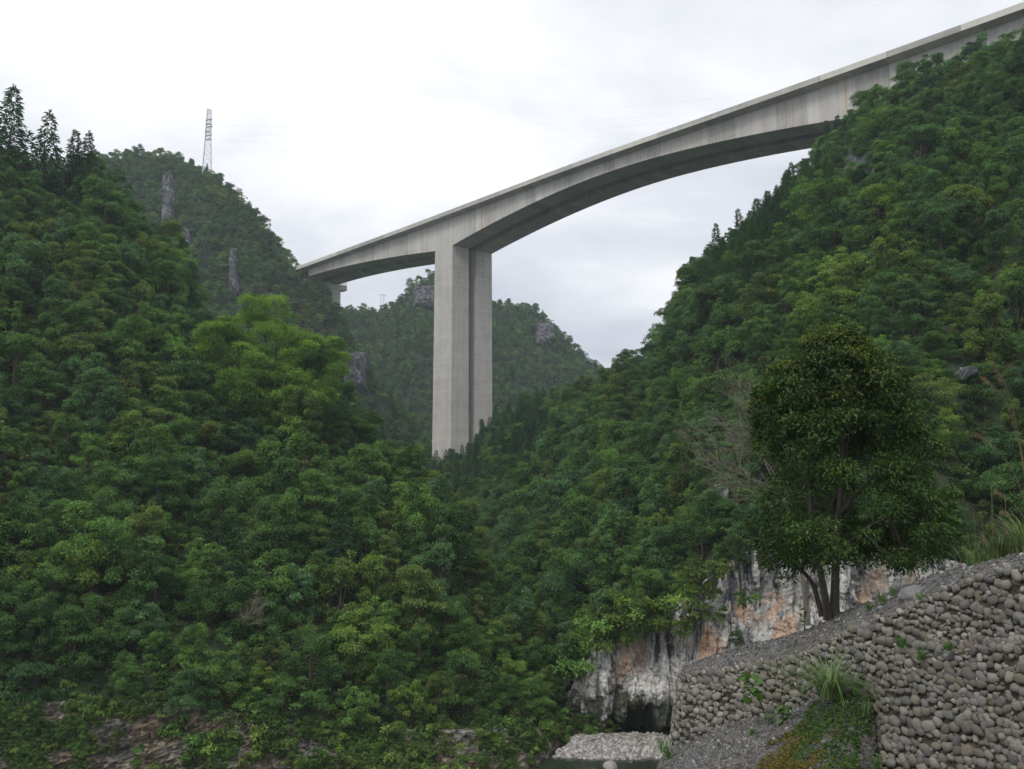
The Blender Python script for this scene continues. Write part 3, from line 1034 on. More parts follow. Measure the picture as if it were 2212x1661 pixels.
def bridge(label, o0, lft, box, rgt, pier_base):
    root = thing('girder_bridge', label, 'bridge', (A[0], A[1], H_TOP), (0, 0, TH), 'twin girder bridges over the gorge')
    cuts = stations()
    for a, b_ in zip(cuts[:-1], cuts[1:]):
        rings = []
        for s, ins in ((a, 0.08), (a + 0.10, 0), ((a + b_) / 2, 0), (b_ - 0.10, 0), (b_, 0.08)):
            rings.append([(s, y, z) for y, z in section(s, o0, lft, box, rgt, ins)])
        q = QB()
        V, Fq = loft(rings)
        q.add(V, [f[::-1] for f in Fq])
        n = len(V)
        for base, flip in ((0, False), (n - 8, True)):
            c = [(0, 1, 6, 7), (1, 2, 5, 6), (2, 3, 4, 5)]
            q.add(V[base:base + 8], [f[::-1] if flip else f for f in c])
        obj('girder_segment', q.mesh('girder_segment', [M_CONC]), root)
    for y0, y1 in ((o0 - 0.06, o0 + 0.40), (o0 + lft + box + rgt - 0.40, o0 + lft + box + rgt + 0.06)):
        k = 24
        for i in range(k):
            a = S0 + (S1 - S0) * i / k; b_ = S0 + (S1 - S0) * (i + 1) / k - 0.04
            rings = [[(s, y0, ztop(s) - 1.36), (s, y1, ztop(s) - 0.98), (s, y1 - 0.1, ztop(s)), (s, y0, ztop(s))] for s in np.linspace(a, b_, 5)]
            q = QB(); V, Fq = loft(rings); q.add(V, [f[::-1] for f in Fq])
            q.add(V[:4], [(0, 1, 2, 3)]); q.add(V[-4:], [(3, 2, 1, 0)])
            obj('parapet', q.mesh('parapet', [M_PARA]), root)
    for (a, b_), zb in zip((P1, P2), pier_base):
        top = ztop((a + b_) / 2) - 1.0 - 10.2
        n = max(1, round((top - (zb - H_TOP)) / 4.5))
        hs = np.linspace(zb - H_TOP, top, n + 1)
        for z0, z1 in zip(hs[:-1], hs[1:]):
            rings = []
            for z, ins in ((z0, 0.05), (z0 + 0.06, 0.0), (z1 - 0.06, 0.0), (z1, 0.05)):
                fl = 0.0018 * (top - z) * 2
                x0, x1, y0, y1 = a + ins, b_ - ins, o0 + lft + ins, o0 + lft + box - ins
                rings.append([(x0 - fl, y0 - fl, z), (x1 + fl, y0 - fl, z), (x1 + fl, y1 + fl, z), (x0 - fl, y1 + fl, z)])
            q = QB(); V, Fq = loft(rings); q.add(V, Fq)
            q.add(V[:4], [(3, 2, 1, 0)]); q.add(V[-4:], [(0, 1, 2, 3)])
            obj('pier_lift', q.mesh('pier_lift', [M_PIER]), root)
    return root


br1 = bridge('nearer of the two parallel concrete bridges, its streaked side and tall pier facing us', 0.0, 2.7, 6.95, 1.55, (8, 60))
br2 = bridge('farther of the two parallel concrete bridges, seen behind and beneath the nearer deck', 11.4, 1.6, 6.95, 2.7, (8, 60))


def bl(s, y, z):
    c, d = math.cos(TH), math.sin(TH)
    return np.array([A[0] + c * s - d * y, A[1] + d * s + c * y, H_TOP + z])


# end pier with its cap beam under the left end of the decks
tp = thing('end_pier', 'short concrete pier with overhanging cap beam under the bridge end on the far wooded spur', 'bridge pier', bl(1.0, 11, -20), (0, 0, TH))
zc = -1.0 - 3.6
q = QB(); q.box((-1.7, -9.6, 20 + zc - 2.4 - 0.5), (1.7, 11.0, 20 + zc - 0.75)); obj('cap_beam', q.mesh('cap_beam', [M_CONC]), tp)
q = QB(); q.box((-1.3, -7.6, -4), (1.3, 8.2, 20 + zc - 2.9)); obj('column', q.mesh('column', [M_PIER]), tp)
for y in (-7.2, -3.2, 3.2, 7.4):
    q = QB(); q.box((-0.5, y - 0.5, 20 + zc - 0.75), (0.5, y + 0.5, 20 + zc)); obj('bearing_block', q.mesh('bearing_block', [M_CONC]), tp)
q = QB()
for x in (-1.6, 1.6):
    for y in np.linspace(8.2, 10.9, 4):
        q.bar((x, y, 20 + zc - 0.75), (x, y, 20 + zc + 0.45), 0.05)
    for z in (-0.15, 0.42):
        q.bar((x, 8.2, 20 + zc + z), (x, 10.9, 20 + zc + z), 0.05)
for z in (-0.15, 0.42):
    q.bar((-1.6, 10.9, 20 + zc + z), (1.6, 10.9, 20 + zc + z), 0.05)
obj('railing', q.mesh('railing', [M_STEEL]), tp)

# ------------------------------------------------------------------ lattice tower and its lines
TY = 404.0
tb = at(447, 366, TY); tt = at(446, 236, TY)
TH_ = tt[2] - tb[2]
tower = thing('transmission_tower', 'tall grey steel lattice power tower standing alone on the wooded far left summit', 'power tower', tb, (0, 0, R(14)))


def tw(z):
    f = z / TH_
    return float(np.interp(f, [0, 0.55, 1], [1.75, 1.15, 0.8]))


rc = 0.10
for sx, sy in ((1, 1), (1, -1), (-1, 1), (-1, -1)):
    q = QB()
    zs = np.linspace(-2, TH_, 10)
    q.tube([(sx * tw(z) / 1, sy * tw(z), z) for z in zs], rc, 4)
    obj('leg', q.mesh('leg', [M_STEEL]), tower)
levels = np.array([0.0, 0.14, 0.27, 0.39, 0.50, 0.58, 0.66, 0.73, 0.80, 0.86, 0.92, 1.0]) * TH_
for za_, zb_ in zip(levels[:-1], levels[1:]):
    q = QB()
    a, b_ = tw(za_), tw(zb_)
    for k in range(4):
        c0 = [(1, 1), (1, -1), (-1, -1), (-1, 1)][k]; c1 = [(1, 1), (1, -1), (-1, -1), (-1, 1)][(k + 1) % 4]
        q.bar((c0[0] * a, c0[1] * a, za_), (c1[0] * b_, c1[1] * b_, zb_), rc * 0.55)
        q.bar((c1[0] * a, c1[1] * a, za_), (c0[0] * b_, c0[1] * b_, zb_), rc * 0.55)
        q.bar((c0[0] * b_, c0[1] * b_, zb_), (c1[0] * b_, c1[1] * b_, zb_), rc * 0.55)
    obj('bracing', q.mesh('bracing', [M_STEEL]), tower)
arm_tips = []
for f, w in ((0.955, 2.0), (0.79, 3.4), (0.665, 3.9), (0.53, 3.4)):
    for sg in (-1, 1):
        q = QB()
        z = f * TH_; a = tw(z)
        tip = np.array((sg * w * 0.45, sg * -w, z))
        for c in ((a, -sg * a), (-a, -sg * a)):
            q.bar((c[0], c[1], z), tip, rc * 1.1)
            q.bar((c[0], c[1], z + 0.9), tip, rc * 0.9)
        obj('cross_arm', q.mesh('cross_arm', [M_STEEL]), tower)
        arm_tips.append((f, sg, tip))
Rt = np.array(Matrix.Rotation(R(14), 3, 'Z'))
wire_lbl = {0: 'thin earth wire', 1: 'upper power cable', 2: 'middle power cable', 3: 'lowest power cable'}
for k, (f, sg, tip) in enumerate(arm_tips):
    for side in (-1, 1):
        if (side < 0) != (sg > 0):
            continue
        p0 = Rt @ tip + tb
        far = p0 + np.array([230 * side, -30.0 if side > 0 else 60.0, -26.0 if side < 0 else -4.0])
        if k // 2:
            dv = (far - p0) / np.linalg.norm(far - p0)
            ins = p0 + dv * 2.6
            q = QB()
            n_ = 11
            ins = p0 + dv * 3.0
            zz2 = np.linspace(0, 1, 2 * n_ + 1)
            q.tube([p0 + (ins - p0) * t for t in zz2], [0.24 if i % 2 else 0.14 for i in range(len(zz2))], 6)
            io = obj('insulator', q.mesh('insulator', [M_INSUL]), tower)
            io.matrix_parent_inverse = (Matrix.Translation(Vector(tb)) @ Matrix.Rotation(R(14), 4, 'Z')).inverted()
            p0 = ins
        t = np.linspace(0, 1, 40)
        W_ = p0 + (far - p0) * t[:, None]
        W_[:, 2] -= 5.0 * 4 * t * (1 - t)
        q = QB(); q.tube(W_, 0.014, 4)
        wo = obj('power_line', q.mesh('power_line', [M_WIRE]))
        tag(wo, f"{wire_lbl[k // 2]} strung from the lattice tower out to the {'west, behind the left ridge' if side < 0 else 'east, over the bridge'}", 'power line', 'lines on the lattice tower')

# small pole pair on the far centre ridge
py = 598.0
for u in (822, 829):
    pass
hb = at(825.5, 668, py)
hp = thing('utility_pole', 'small twin pole with crossbar standing on the far ridge between bridge end and pier', 'utility pole', hb)
for x in (-0.85, 0.95):
    q = QB(); q.tube([(x, 0, -3), (x, 0, 9.6)], 0.14, 6); obj('pole', q.mesh('pole', [M_WIRE]), hp)
q = QB(); q.bar((-2.0, 0, 9.2), (2.6, 0, 8.9), 0.12); obj('crossbar', q.mesh('crossbar', [M_WIRE]), hp)

# ------------------------------------------------------------------ tree meshes
def unit(a):
    return a / (np.linalg.norm(a, axis=-1, keepdims=True) + 1e-9)


def crown_broad(q, seed, H, Rr, nclump, per, leaf, z0=0.18, flat=0.6, spread=1.0, m=0, aspect=0.55):
    """leaf sprays gathered in uneven clumps through an irregular crown"""
    r_ = np.random.default_rng(seed)
    cz = H * (z0 + 1) / 2
    hf = r_.uniform(0, 1, nclump) ** 0.85
    az = r_.uniform(0, 6.283, nclump)
    prof = np.where(hf < 0.4, 0.78 + 0.55 * hf, np.sqrt(np.clip(1 - ((hf - 0.4) / 0.62) ** 2, 0.01, 1)))
    D = np.stack([np.cos(az), np.sin(az), hf * 2 - 1], -1)
    lob = 1 + 0.75 * vnoise(D * 1.5 + seed * 3.3, seed)
    rad = Rr * 0.84 * prof * r_.uniform(0.15, 1.25, nclump) ** 0.5 * lob
    C = np.stack([np.cos(az) * rad, np.sin(az) * rad, H * (z0 + (1 - z0) * 0.92 * hf) * (0.88 + 0.12 * lob)], -1)
    lean = r_.normal(size=2) * 0.12
    C[:, 0] += lean[0] * (C[:, 2] - cz); C[:, 1] += lean[1] * (C[:, 2] - cz)
    cr_ = Rr * (0.14 + 0.24 * r_.random(nclump) ** 1.4)
    ct = r_.uniform(0.08, 0.92, nclump)
    for c, rr, t0 in zip(C, cr_, ct):
        k = int(per * (rr / (0.25 * Rr)) ** 1.8)
        d = unit(r_.normal(size=(k, 3)) + np.array([0, 0, 0.95]) + 0.35 * unit(c - np.array([0, 0, cz])))
        rl = r_.uniform(0.45, 1.08, k) ** 0.7
        rl = rl * (1 + 0.35 * vnoise(d * 2.3 + c, seed + 5))
        p = c + d * (rl * rr)[:, None] * np.array([1, 1, flat])
        nn = unit(d * 0.6 + np.array([0, 0, 0.75]) + r_.normal(size=(k, 3)) * 0.42)
        tt_ = unit(d * np.array([1, 1, 0.1]) + r_.normal(size=(k, 3)) * 0.6 + np.array([0, 0, -0.25]))
        L = leaf * r_.uniform(0.6, 1.35, k)
        q.leaves(p, nn, tt_, L, L * aspect * r_.uniform(0.75, 1.2, k), m, np.clip(t0 + r_.normal(size=k) * 0.16, 0, 1))
    return C


def trunk_tube(q, H, r0, C=None, seed=0, m=0):
    r_ = np.random.default_rng(seed)
    n = 7
    z = np.linspace(-0.8, H * 0.72, n)
    w = np.cumsum(r_.normal(size=(n, 2)) * 0.035 * H / 6, 0)
    pts = np.stack([w[:, 0], w[:, 1], z], -1)
    q.tube(pts, r0 * np.linspace(1.15, 0.3, n), 6, m)
    if C is not None:
        for c in C[r_.permutation(len(C))[:9]]:
            b_ = pts[int(r_.integers(2, n - 1))]
            mid = (b_ + c) / 2 + np.array([0, 0, -0.12 * H * 0.2])
            q.tube([b_, mid, c], [r0 * 0.4, r0 * 0.25, r0 * 0.1], 4, m)


def crown_conifer(q, seed, H, Rr, per, leaf, droop=0.35, up=0.0, m=0, z0=0.06, power=0.85, gap=0.75):
    r_ = np.random.default_rng(seed)
    z = H * z0
    while z < H * 0.985:
        f = 1 - (z - H * z0) / (H * (1 - z0))
        L = Rr * f ** power * r_.uniform(0.75, 1.15) + 0.12
        nb = int(5 + 3 * f)
        a0 = r_.uniform(0, 6.28)
        for b_ in range(nb):
            a = a0 + b_ * 6.283 / nb + r_.normal() * 0.25
            Lb = L * r_.uniform(0.6, 1.15)
            if r_.random() < 0.12:
                Lb *= 1.25
            k = max(5, int(per * Lb / Rr))
            t = r_.uniform(0.12, 1, k) ** 0.8
            dirv = np.array([math.cos(a), math.sin(a), 0])
            p = dirv * (t * Lb)[:, None]
            p[:, 2] = z + up * t * Lb - droop * Lb * t ** 2 + r_.normal(size=k) * 0.05
            side = np.array([-math.sin(a), math.cos(a), 0])
            p += side * (r_.normal(size=k) * 0.20 * Lb * (1.05 - t))[:, None]
            nn = unit(np.array([0, 0, 0.8]) + r_.normal(size=(k, 3)) * 0.45)
            tt_ = unit(dirv * 0.8 + side * r_.normal(size=(k, 1)) * 0.8 + np.array([0, 0, up - droop * 1.1]) + r_.normal(size=(k, 3)) * 0.25)
            Lf = leaf * r_.uniform(0.6, 1.3, k)
            q.leaves(p, nn, tt_, Lf, Lf * 0.36, m, np.clip(0.35 + 0.3 * t + r_.normal(size=k) * 0.16, 0, 1))
        z += H * r_.uniform(0.5, 1.0) * 0.045 * gap * (0.6 + 0.6 * f) + 0.05
    k = 14
    q.leaves(np.stack([np.zeros(k), np.zeros(k), np.linspace(H * 0.93, H * 0.99, k)], -1), unit(r_.normal(size=(k, 3))), unit(np.stack([r_.normal(size=k) * 0.5, r_.normal(size=k) * 0.5, np.full(k, 1.0)], -1)), leaf, leaf * 0.3, m, 0.6)


def tree_kit(builder, leafmat, H, r0, seed):
    """(crown mesh, trunk mesh, joined mesh for masses)"""
    q = QB(); C = builder(q)
    crown = q.mesh('crown', [leafmat])
    q2 = QB(); trunk_tube(q2, H, r0, C if C is not None and len(C) else None, seed)
    trunk = q2.mesh('trunk', [M_BARK])
    qa = QB(); qa.V, qa.F, qa.M, qa.T, qa.n = list(q.V), list(q.F), list(q.M), list(q.T), q.n
    nq = qa.n
    for V, Fq, T in zip(q2.V, q2.F, q2.T):
        pass
    Vt = np.concatenate(q2.V); Ft = np.concatenate(q2.F)
    qa.add(Vt, Ft, 1)
    joined = qa.mesh('forest_tree', [leafmat, M_BARK])
    return crown, trunk, joined


BROAD = []       # unit size: about 6 m high, crown radius about 2.5 m
specs = [(6.2, 2.5, 46, 230, 0.20, 0.04, 0.70), (5.4, 3.0, 54, 220, 0.20, 0.03, 0.60), (7.6, 2.1, 46, 210, 0.19, 0.04, 0.80), (4.8, 2.6, 40, 240, 0.22, 0.02, 0.65),
         (6.6, 2.8, 60, 190, 0.18, 0.05, 0.60), (6.4, 2.0, 36, 240, 0.24, 0.03, 0.85), (5.8, 3.2, 56, 220, 0.21, 0.03, 0.50), (8.0, 2.6, 58, 210, 0.20, 0.05, 0.65)]
for i, (H, Rr, nc, per, lf, z0, fl) in enumerate(specs):
    BROAD.append((*tree_kit(lambda q, i=i, H=H, Rr=Rr, nc=nc, per=per, lf=lf, z0=z0, fl=fl: crown_broad(q, 40 + i, H, Rr, nc, per, lf, z0, fl), M_TINT[0], H, 0.15, i), H, Rr))
FARB = []
for i, (H, Rr, nc, per, lf, z0, fl) in enumerate(specs[:5]):
    FARB.append((*tree_kit(lambda q, i=i, H=H, Rr=Rr, nc=nc, z0=z0, fl=fl: crown_broad(q, 140 + i, H, Rr, nc, 34, 0.48, z0, fl), M_TINT[0], H, 0.15, i), H, Rr))
CONI = []        # about 9 m high
for i, (H, Rr, dr, up, pw, gp, mt) in enumerate([(9.5, 2.2, 0.30, 0.10, 0.85, 0.7, 0), (10.5, 2.0, 0.20, 0.25, 0.75, 0.7, 0), (8.5, 1.75, 0.05, 0.55, 0.62, 0.6, 1), (9.0, 1.9, 0.0, 0.60, 0.6, 0.6, 1), (9.0, 2.5, 0.40, 0.05, 0.9, 0.95, 0)]):
    CONI.append((*tree_kit(lambda q, i=i, H=H, Rr=Rr, dr=dr, up=up, pw=pw, gp=gp: crown_conifer(q, 60 + i, H, Rr, 40, 0.36, dr, up, 0, 0.07, pw, gp), M_CYPRESS if mt else M_CONIFER, H, 0.14, i), H, Rr))
SHRUB = []
for i, (H, Rr) in enumerate([(1.7, 1.2), (1.3, 1.4), (2.1, 1.1), (1.5, 1.0)]):
    q = QB(); crown_broad(q, 80 + i, H, Rr, 14, 60, 0.22, 0.0, 0.7)
    c_ = q.mesh('foliage', [M_SHRUB])
    q = QB()
    for a in range(5):
        q.tube([(0, 0, -0.3), (0.2 * math.cos(a * 1.3), 0.2 * math.sin(a * 1.3), H * 0.4), (0.55 * math.cos(a * 1.3), 0.55 * math.sin(a * 1.3), H * 0.75)], [0.035, 0.025, 0.01], 4)
    SHRUB.append((c_, q.mesh('stem', [M_BARK]), H, Rr))


# ------------------------------------------------------------------ masses by geometry nodes
def source_collection(name, objs):
    c = bpy.data.collections.new(name)
    for o in objs:
        c.objects.link(o)
    return c


def src(name, me, material=None, slot=0):
    o = bpy.data.objects.new(name, me)
    if material is not None:
        o.material_slots[slot].link = 'OBJECT'
        o.material_slots[slot].material = material
    return o


def scatter(name, coll, pts, idx, rot, scl, kind='stuff'):
    """one object of kind stuff: instances of the collection's meshes on points"""
    n = len(pts)
    me = bpy.data.meshes.new(name)
    me.vertices.add(n); me.vertices.foreach_set('co', np.asarray(pts, np.float32).ravel())
    a = me.attributes.new('idx', 'INT', 'POINT'); a.data.foreach_set('value', np.asarray(idx, np.int32))
    a = me.attributes.new('rot', 'FLOAT_VECTOR', 'POINT'); a.data.foreach_set('vector', np.asarray(rot, np.float32).ravel())
    a = me.attributes.new('scl', 'FLOAT_VECTOR', 'POINT'); a.data.foreach_set('vector', np.asarray(scl, np.float32).ravel())
    o = obj(name, me)
    ng = bpy.data.node_groups.new(name, 'GeometryNodeTree')
    ng.interface.new_socket('Geometry', in_out='INPUT', socket_type='NodeSocketGeometry')
    ng.interface.new_socket('Geometry', in_out='OUTPUT', socket_type='NodeSocketGeometry')
    gi, go = ng.nodes.new('NodeGroupInput'), ng.nodes.new('NodeGroupOutput')
    ip = ng.nodes.new('GeometryNodeInstanceOnPoints')
    ci = ng.nodes.new('GeometryNodeCollectionInfo')
    ci.inputs['Collection'].default_value = coll
    ci.inputs['Separate Children'].default_value = True
    ci.inputs['Reset Children'].default_value = True
    ng.links.new(gi.outputs[0], ip.inputs['Points'])
    ng.links.new(ci.outputs[0], ip.inputs['Instance'])
    ip.inputs['Pick Instance'].default_value = True
    for an, ty, sk in (('idx', 'INT', 'Instance Index'), ('rot', 'FLOAT_VECTOR', 'Rotation'), ('scl', 'FLOAT_VECTOR', 'Scale')):
        na = ng.nodes.new('GeometryNodeInputNamedAttribute')
        na.data_type = ty
        na.inputs['Name'].default_value = an
        ng.links.new(na.outputs[0], ip.inputs[sk])
    ng.links.new(ip.outputs[0], go.inputs[0])
    md = o.modifiers.new('scatter', 'NODES')
    md.node_group = ng
    tag(o, kind=kind)
    return o


# ------------------------------------------------------------------ trees on the slopes
def sample_surface(G, n, r_, mask=None):
    a = G[1:, :-1] - G[:-1, :-1]; b_ = G[:-1, 1:] - G[:-1, :-1]
    area = np.linalg.norm(np.cross(a, b_), axis=-1)
    p = area.ravel() / area.sum()
    k = r_.choice(len(p), n, p=p)
    i, j = np.unravel_index(k, area.shape)
    f, g = r_.random(n)[:, None], r_.random(n)[:, None]
    P = (G[i, j] * (1 - f) + G[i + 1, j] * f) * (1 - g) + (G[i, j + 1] * (1 - f) + G[i + 1, j + 1] * f) * g
    nn = unit(np.cross(a, b_)[i, j])
    nn = np.where(nn[:, 2:3] < 0, -nn, nn)
    if mask is not None:
        u, v, d = project(P)
        keep = mask(u, v, P, r_)
        P, nn = P[keep], nn[keep]
    return P, nn, area.sum()


def darts(P, nn, spacing):
    """thin points so that each keeps its distance"""
    cell = spacing
    gridd = {}
    out_ = []
    key = np.floor(P / cell).astype(int)
    for i in range(len(P)):
        k = tuple(key[i])
        ok = True
        for a in (-1, 0, 1):
            for b_ in (-1, 0, 1):
                for c in (-1, 0, 1):
                    for j in gridd.get((k[0] + a, k[1] + b_, k[2] + c), ()):
                        if ((P[i] - P[j]) ** 2).sum() < spacing ** 2:
                            ok = False
                            break
                    if not ok: break
                if not ok: break
            if not ok: break
        if ok:
            gridd.setdefault(k, []).append(i)
            out_.append(i)
    return P[out_], nn[out_]


# bare rock faces breaking through the woods: (hill, centre u, v, half width, half height)
ROCKS = [('far_left_hill', 364, 436, 14, 76, 'tall dark rock face with white streaks below the far left summit', 'far'),
         ('far_left_hill', 402, 540, 12, 52, 'narrow grey rock face beside the left slope, under the white-streaked one', 'far'),
         ('far_left_hill', 505, 585, 9, 55, 'slim pale rock strip on the far wooded spur above the bright green tree', 'far'),
         ('far_centre_hill', 918, 640, 26, 26, 'dark rock knob with white streaks crowning the far ridge just left of the pier', 'far'),
         ('far_centre_hill', 1178, 720, 22, 26, 'dark rock face striped white on the far hill right of the pier', 'far'),
         ('far_left_hill', 765, 800, 26, 40, 'broken pale rock patch on the shaded spur below the bridge end', 'far'),
         ('right_hill', 1855, 342, 40, 30, 'grey slanting rock outcrop below the bridge on the right slope', 'near'),
         ('right_hill', 1552, 1075, 11, 30, 'narrow white rock strip above the cliff left of the glossy tree', 'near'),
         ('right_hill', 2068, 812, 13, 17, 'small grey rock scar on the slope right of the glossy tree', 'near')]


def rock_hole(u, v, hill, tall):
    m_ = np.zeros(len(u), bool)
    for h, ru, rv, w, hh, _, k in ROCKS:
        if h == hill:
            m_ |= (np.abs(u - ru) < w * 0.95) & (v > rv - hh * 0.7) & (v < rv + hh + tall)
    return m_


def hill_point(G, uq, vq):
    u, v, d = project(G.reshape(-1, 3))
    out_ = []
    for a, b_ in zip(uq, vq):
        e2 = (u - a) ** 2 + (v - b_) ** 2 + (d * 0.15) ** 2 * 0
        kk = np.argsort(e2)[:10]
        out_.append(G.reshape(-1, 3)[kk[np.argmin(d[kk])], 1])
    return np.array(out_)


for i, (h, ru, rv, w, hh, lb, kd) in enumerate(ROCKS):
    nu_, nv_ = 28, 40
    a = np.linspace(-1, 1, nu_); b_ = np.linspace(-1, 1, nv_)
    cx, cy = np.meshgrid(a, b_, indexing='ij')
    d0 = hill_point(HILLS[h], [ru - w, ru, ru + w, ru, ru], [rv, rv - hh, rv, rv + hh, rv])
    Yc = (d0[0] * (1 - cx) / 2 + d0[2] * (1 + cx) / 2) * 0.5 + (d0[1] * (1 - cy) / 2 + d0[3] * (1 + cy) / 2) * 0.5
    ymid = (d0[1] + d0[3]) / 2
    Yc = (d0[0] * (1 - cx) + d0[2] * (1 + cx)) / 2 - d0[4] + np.where(cy < 0, d0[1] * -cy + d0[4] * (1 + cy), d0[3] * cy + d0[4] * (1 - cy))
    wob = 1 + 0.25 * fbm(np.stack([cx * 2, cy * 2, cx * 0 + i * 9.1], -1), 3, 7 + i)
    P = at(ru + cx * w * wob, rv + cy * hh * wob, Yc)
    size = w / F * Yc.mean()
    ed = np.clip(1 - np.maximum(np.abs(cx), np.abs(cy)) ** 4, 0, 1)
    stx = np.array([1.0, 1.0, 0.3]) if kd == 'far' else np.array([1, 1, 1])
    nz = fbm(P * stx / (size * 0.5), 5, 90 + i, 0.6)
    blk = np.round(3 * vnoise(P * stx / (size * 0.33), 190 + i)) / 3
    P[..., 1] -= (ed * 1.9 - 0.7) * max(3.0, size * 0.7) + size * 0.35 * nz + size * 0.22 * blk
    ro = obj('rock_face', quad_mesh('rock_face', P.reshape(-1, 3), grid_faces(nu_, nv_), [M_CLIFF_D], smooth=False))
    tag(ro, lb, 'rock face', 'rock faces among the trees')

r_t = np.random.default_rng(2024)
CAND = []        # (pos, kind, variant, scale, hill, tint)


def plant(hill, n_try, spacing, smin, smax, tints, coni_p, mask=None, sfun=None):
    P, nn, ar = sample_surface(HILLS[hill], n_try, r_t, mask)
    P, nn = darts(P, nn, spacing)
    u, v, d = project(P)
    tall = 5.5 * F / d * 0.75
    hole = np.zeros(len(P), bool)
    for h, ru, rv, w, hh, _, k in ROCKS:
        if h == hill:
            hole |= (np.abs(u - ru) < w * 1.0) & (v > rv - hh * 0.6) & (v < rv + hh * 0.85 + tall)
    patch = fbm(P / 14.0, 3, 301)
    for i in range(len(P)):
        if hole[i] and r_t.random() < (0.5 if hill.startswith('far') else 0.8):
            continue
        s = r_t.uniform(smin, smax) * (1 + 0.25 * r_t.normal() * 0.5)
        if sfun:
            s *= sfun(u[i], v[i], P[i])
        pc = coni_p(u[i], v[i]) if callable(coni_p) else coni_p
        kind = 'conifer' if r_t.random() < pc else 'broad'
        w = np.array(tints, float)
        if hill == 'near_left_hill' and u[i] > 820: w[3] *= 2.0; w[4] *= 2.4; w[2] *= 0.4
        if patch[i] > 0.15: w[3] *= 1.8; w[4] *= 1.3
        if patch[i] < -0.15: w[2] *= 2.0; w[0] *= 1.6
        t = int(r_t.choice(5, p=w / w.sum()))
        if kind == 'conifer':
            s = s * 0.68 if hill.startswith('far') else min(s, 1.0) * 0.95
        CAND.append([P[i] - nn[i] * 0.3, kind, None, s, hill, t])


def m_left(u, v, P, r_):
    return P[:, 2] > 1.5


plant('near_left_hill', 13000, 2.85, 0.56, 1.20, (3.0, 3.6, 1.6, 2.0, 0.6), 0.015, m_left, lambda u, v, p: 0.62 + 0.38 * min(1, max(0, (p[2] - 1) / 9)))


def coni_right(u, v):
    ridge = np.interp(u, [r[0] for r in R_SIL + R_SIL2], [r[1] for r in R_SIL + R_SIL2])
    dv = v - ridge
    if 1500 < u < 1800 and dv < 190: return 0.85 if dv < 120 else 0.5
    if u >= 1800 or 1200 < u <= 1500: return 0.0
    if 860 < u < 1200 and dv < 120: return 0.75
    if 1200 < u < 1330 and dv < 60: return 0.5
    return 0.02


plant('right_hill', 21000, 3.15, 0.60, 1.25, (3, 3.8, 2.8, 0.7, 0.5), coni_right, None, lambda u, v, p: 0.7 + 0.3 * min(1, max(0, (p[1] - 90) / 40)))
plant('far_left_hill', 9000, 4.2, 0.75, 1.25, (3, 3, 3, 1.2, 0.6), lambda u, v: 0.14, None, lambda u, v, p: 0.9)
plant('far_centre_hill', 12000, 4.8, 0.75, 1.25, (3, 3, 3, 1.5, 0.8), lambda u, v: 0.22, None, lambda u, v, p: 0.9)

for c in CAND:
    if c[1] == 'broad':
        c[2] = int(r_t.integers(len(BROAD)))
    else:
        c[2] = int(r_t.choice(5, p=[0.15, 0.2, 0.27, 0.28, 0.1])) if c[4] == 'right_hill' else int(r_t.choice([0, 1, 4]))

# coarse depth buffer: which trees show, and how large
ZW, ZH = 553, 415
zbuf = np.full((ZH, ZW), 1e9)


def splat_points(P):
    u, v, d = project(P.reshape(-1, 3))
    ui = np.floor(u / 4).astype(int); vi = np.floor(v / 4).astype(int)
    for a in (-1, 0, 1):
        for b_ in (-1, 0, 1):
            x = ui + a; y = vi + b_
            k = (x >= 0) & (x < ZW) & (y >= 0) & (y < ZH) & (d > 1)
            np.minimum.at(zbuf, (y[k], x[k]), d[k])


def dense(G, k=3):
    i = np.linspace(0, G.shape[0] - 1, G.shape[0] * k); j = np.linspace(0, G.shape[1] - 1, G.shape[1] * k)
    i0 = np.minimum(i.astype(int), G.shape[0] - 2); j0 = np.minimum(j.astype(int), G.shape[1] - 2)
    f = (i - i0)[:, None, None]; g = (j - j0)[None, :, None]
    return (G[i0][:, j0] * (1 - f) + G[i0 + 1][:, j0] * f) * (1 - g) + (G[i0][:, j0 + 1] * (1 - f) + G[i0 + 1][:, j0 + 1] * f) * g


for k_, G in HILLS.items():
    splat_points(dense(G, 4 if 'near' in k_ or 'right' in k_ else 6))
for G in (GB, AG, CG):
    splat_points(dense(G, 2))
vv, uu2 = np.mgrid[0:ZH, 0:ZW]
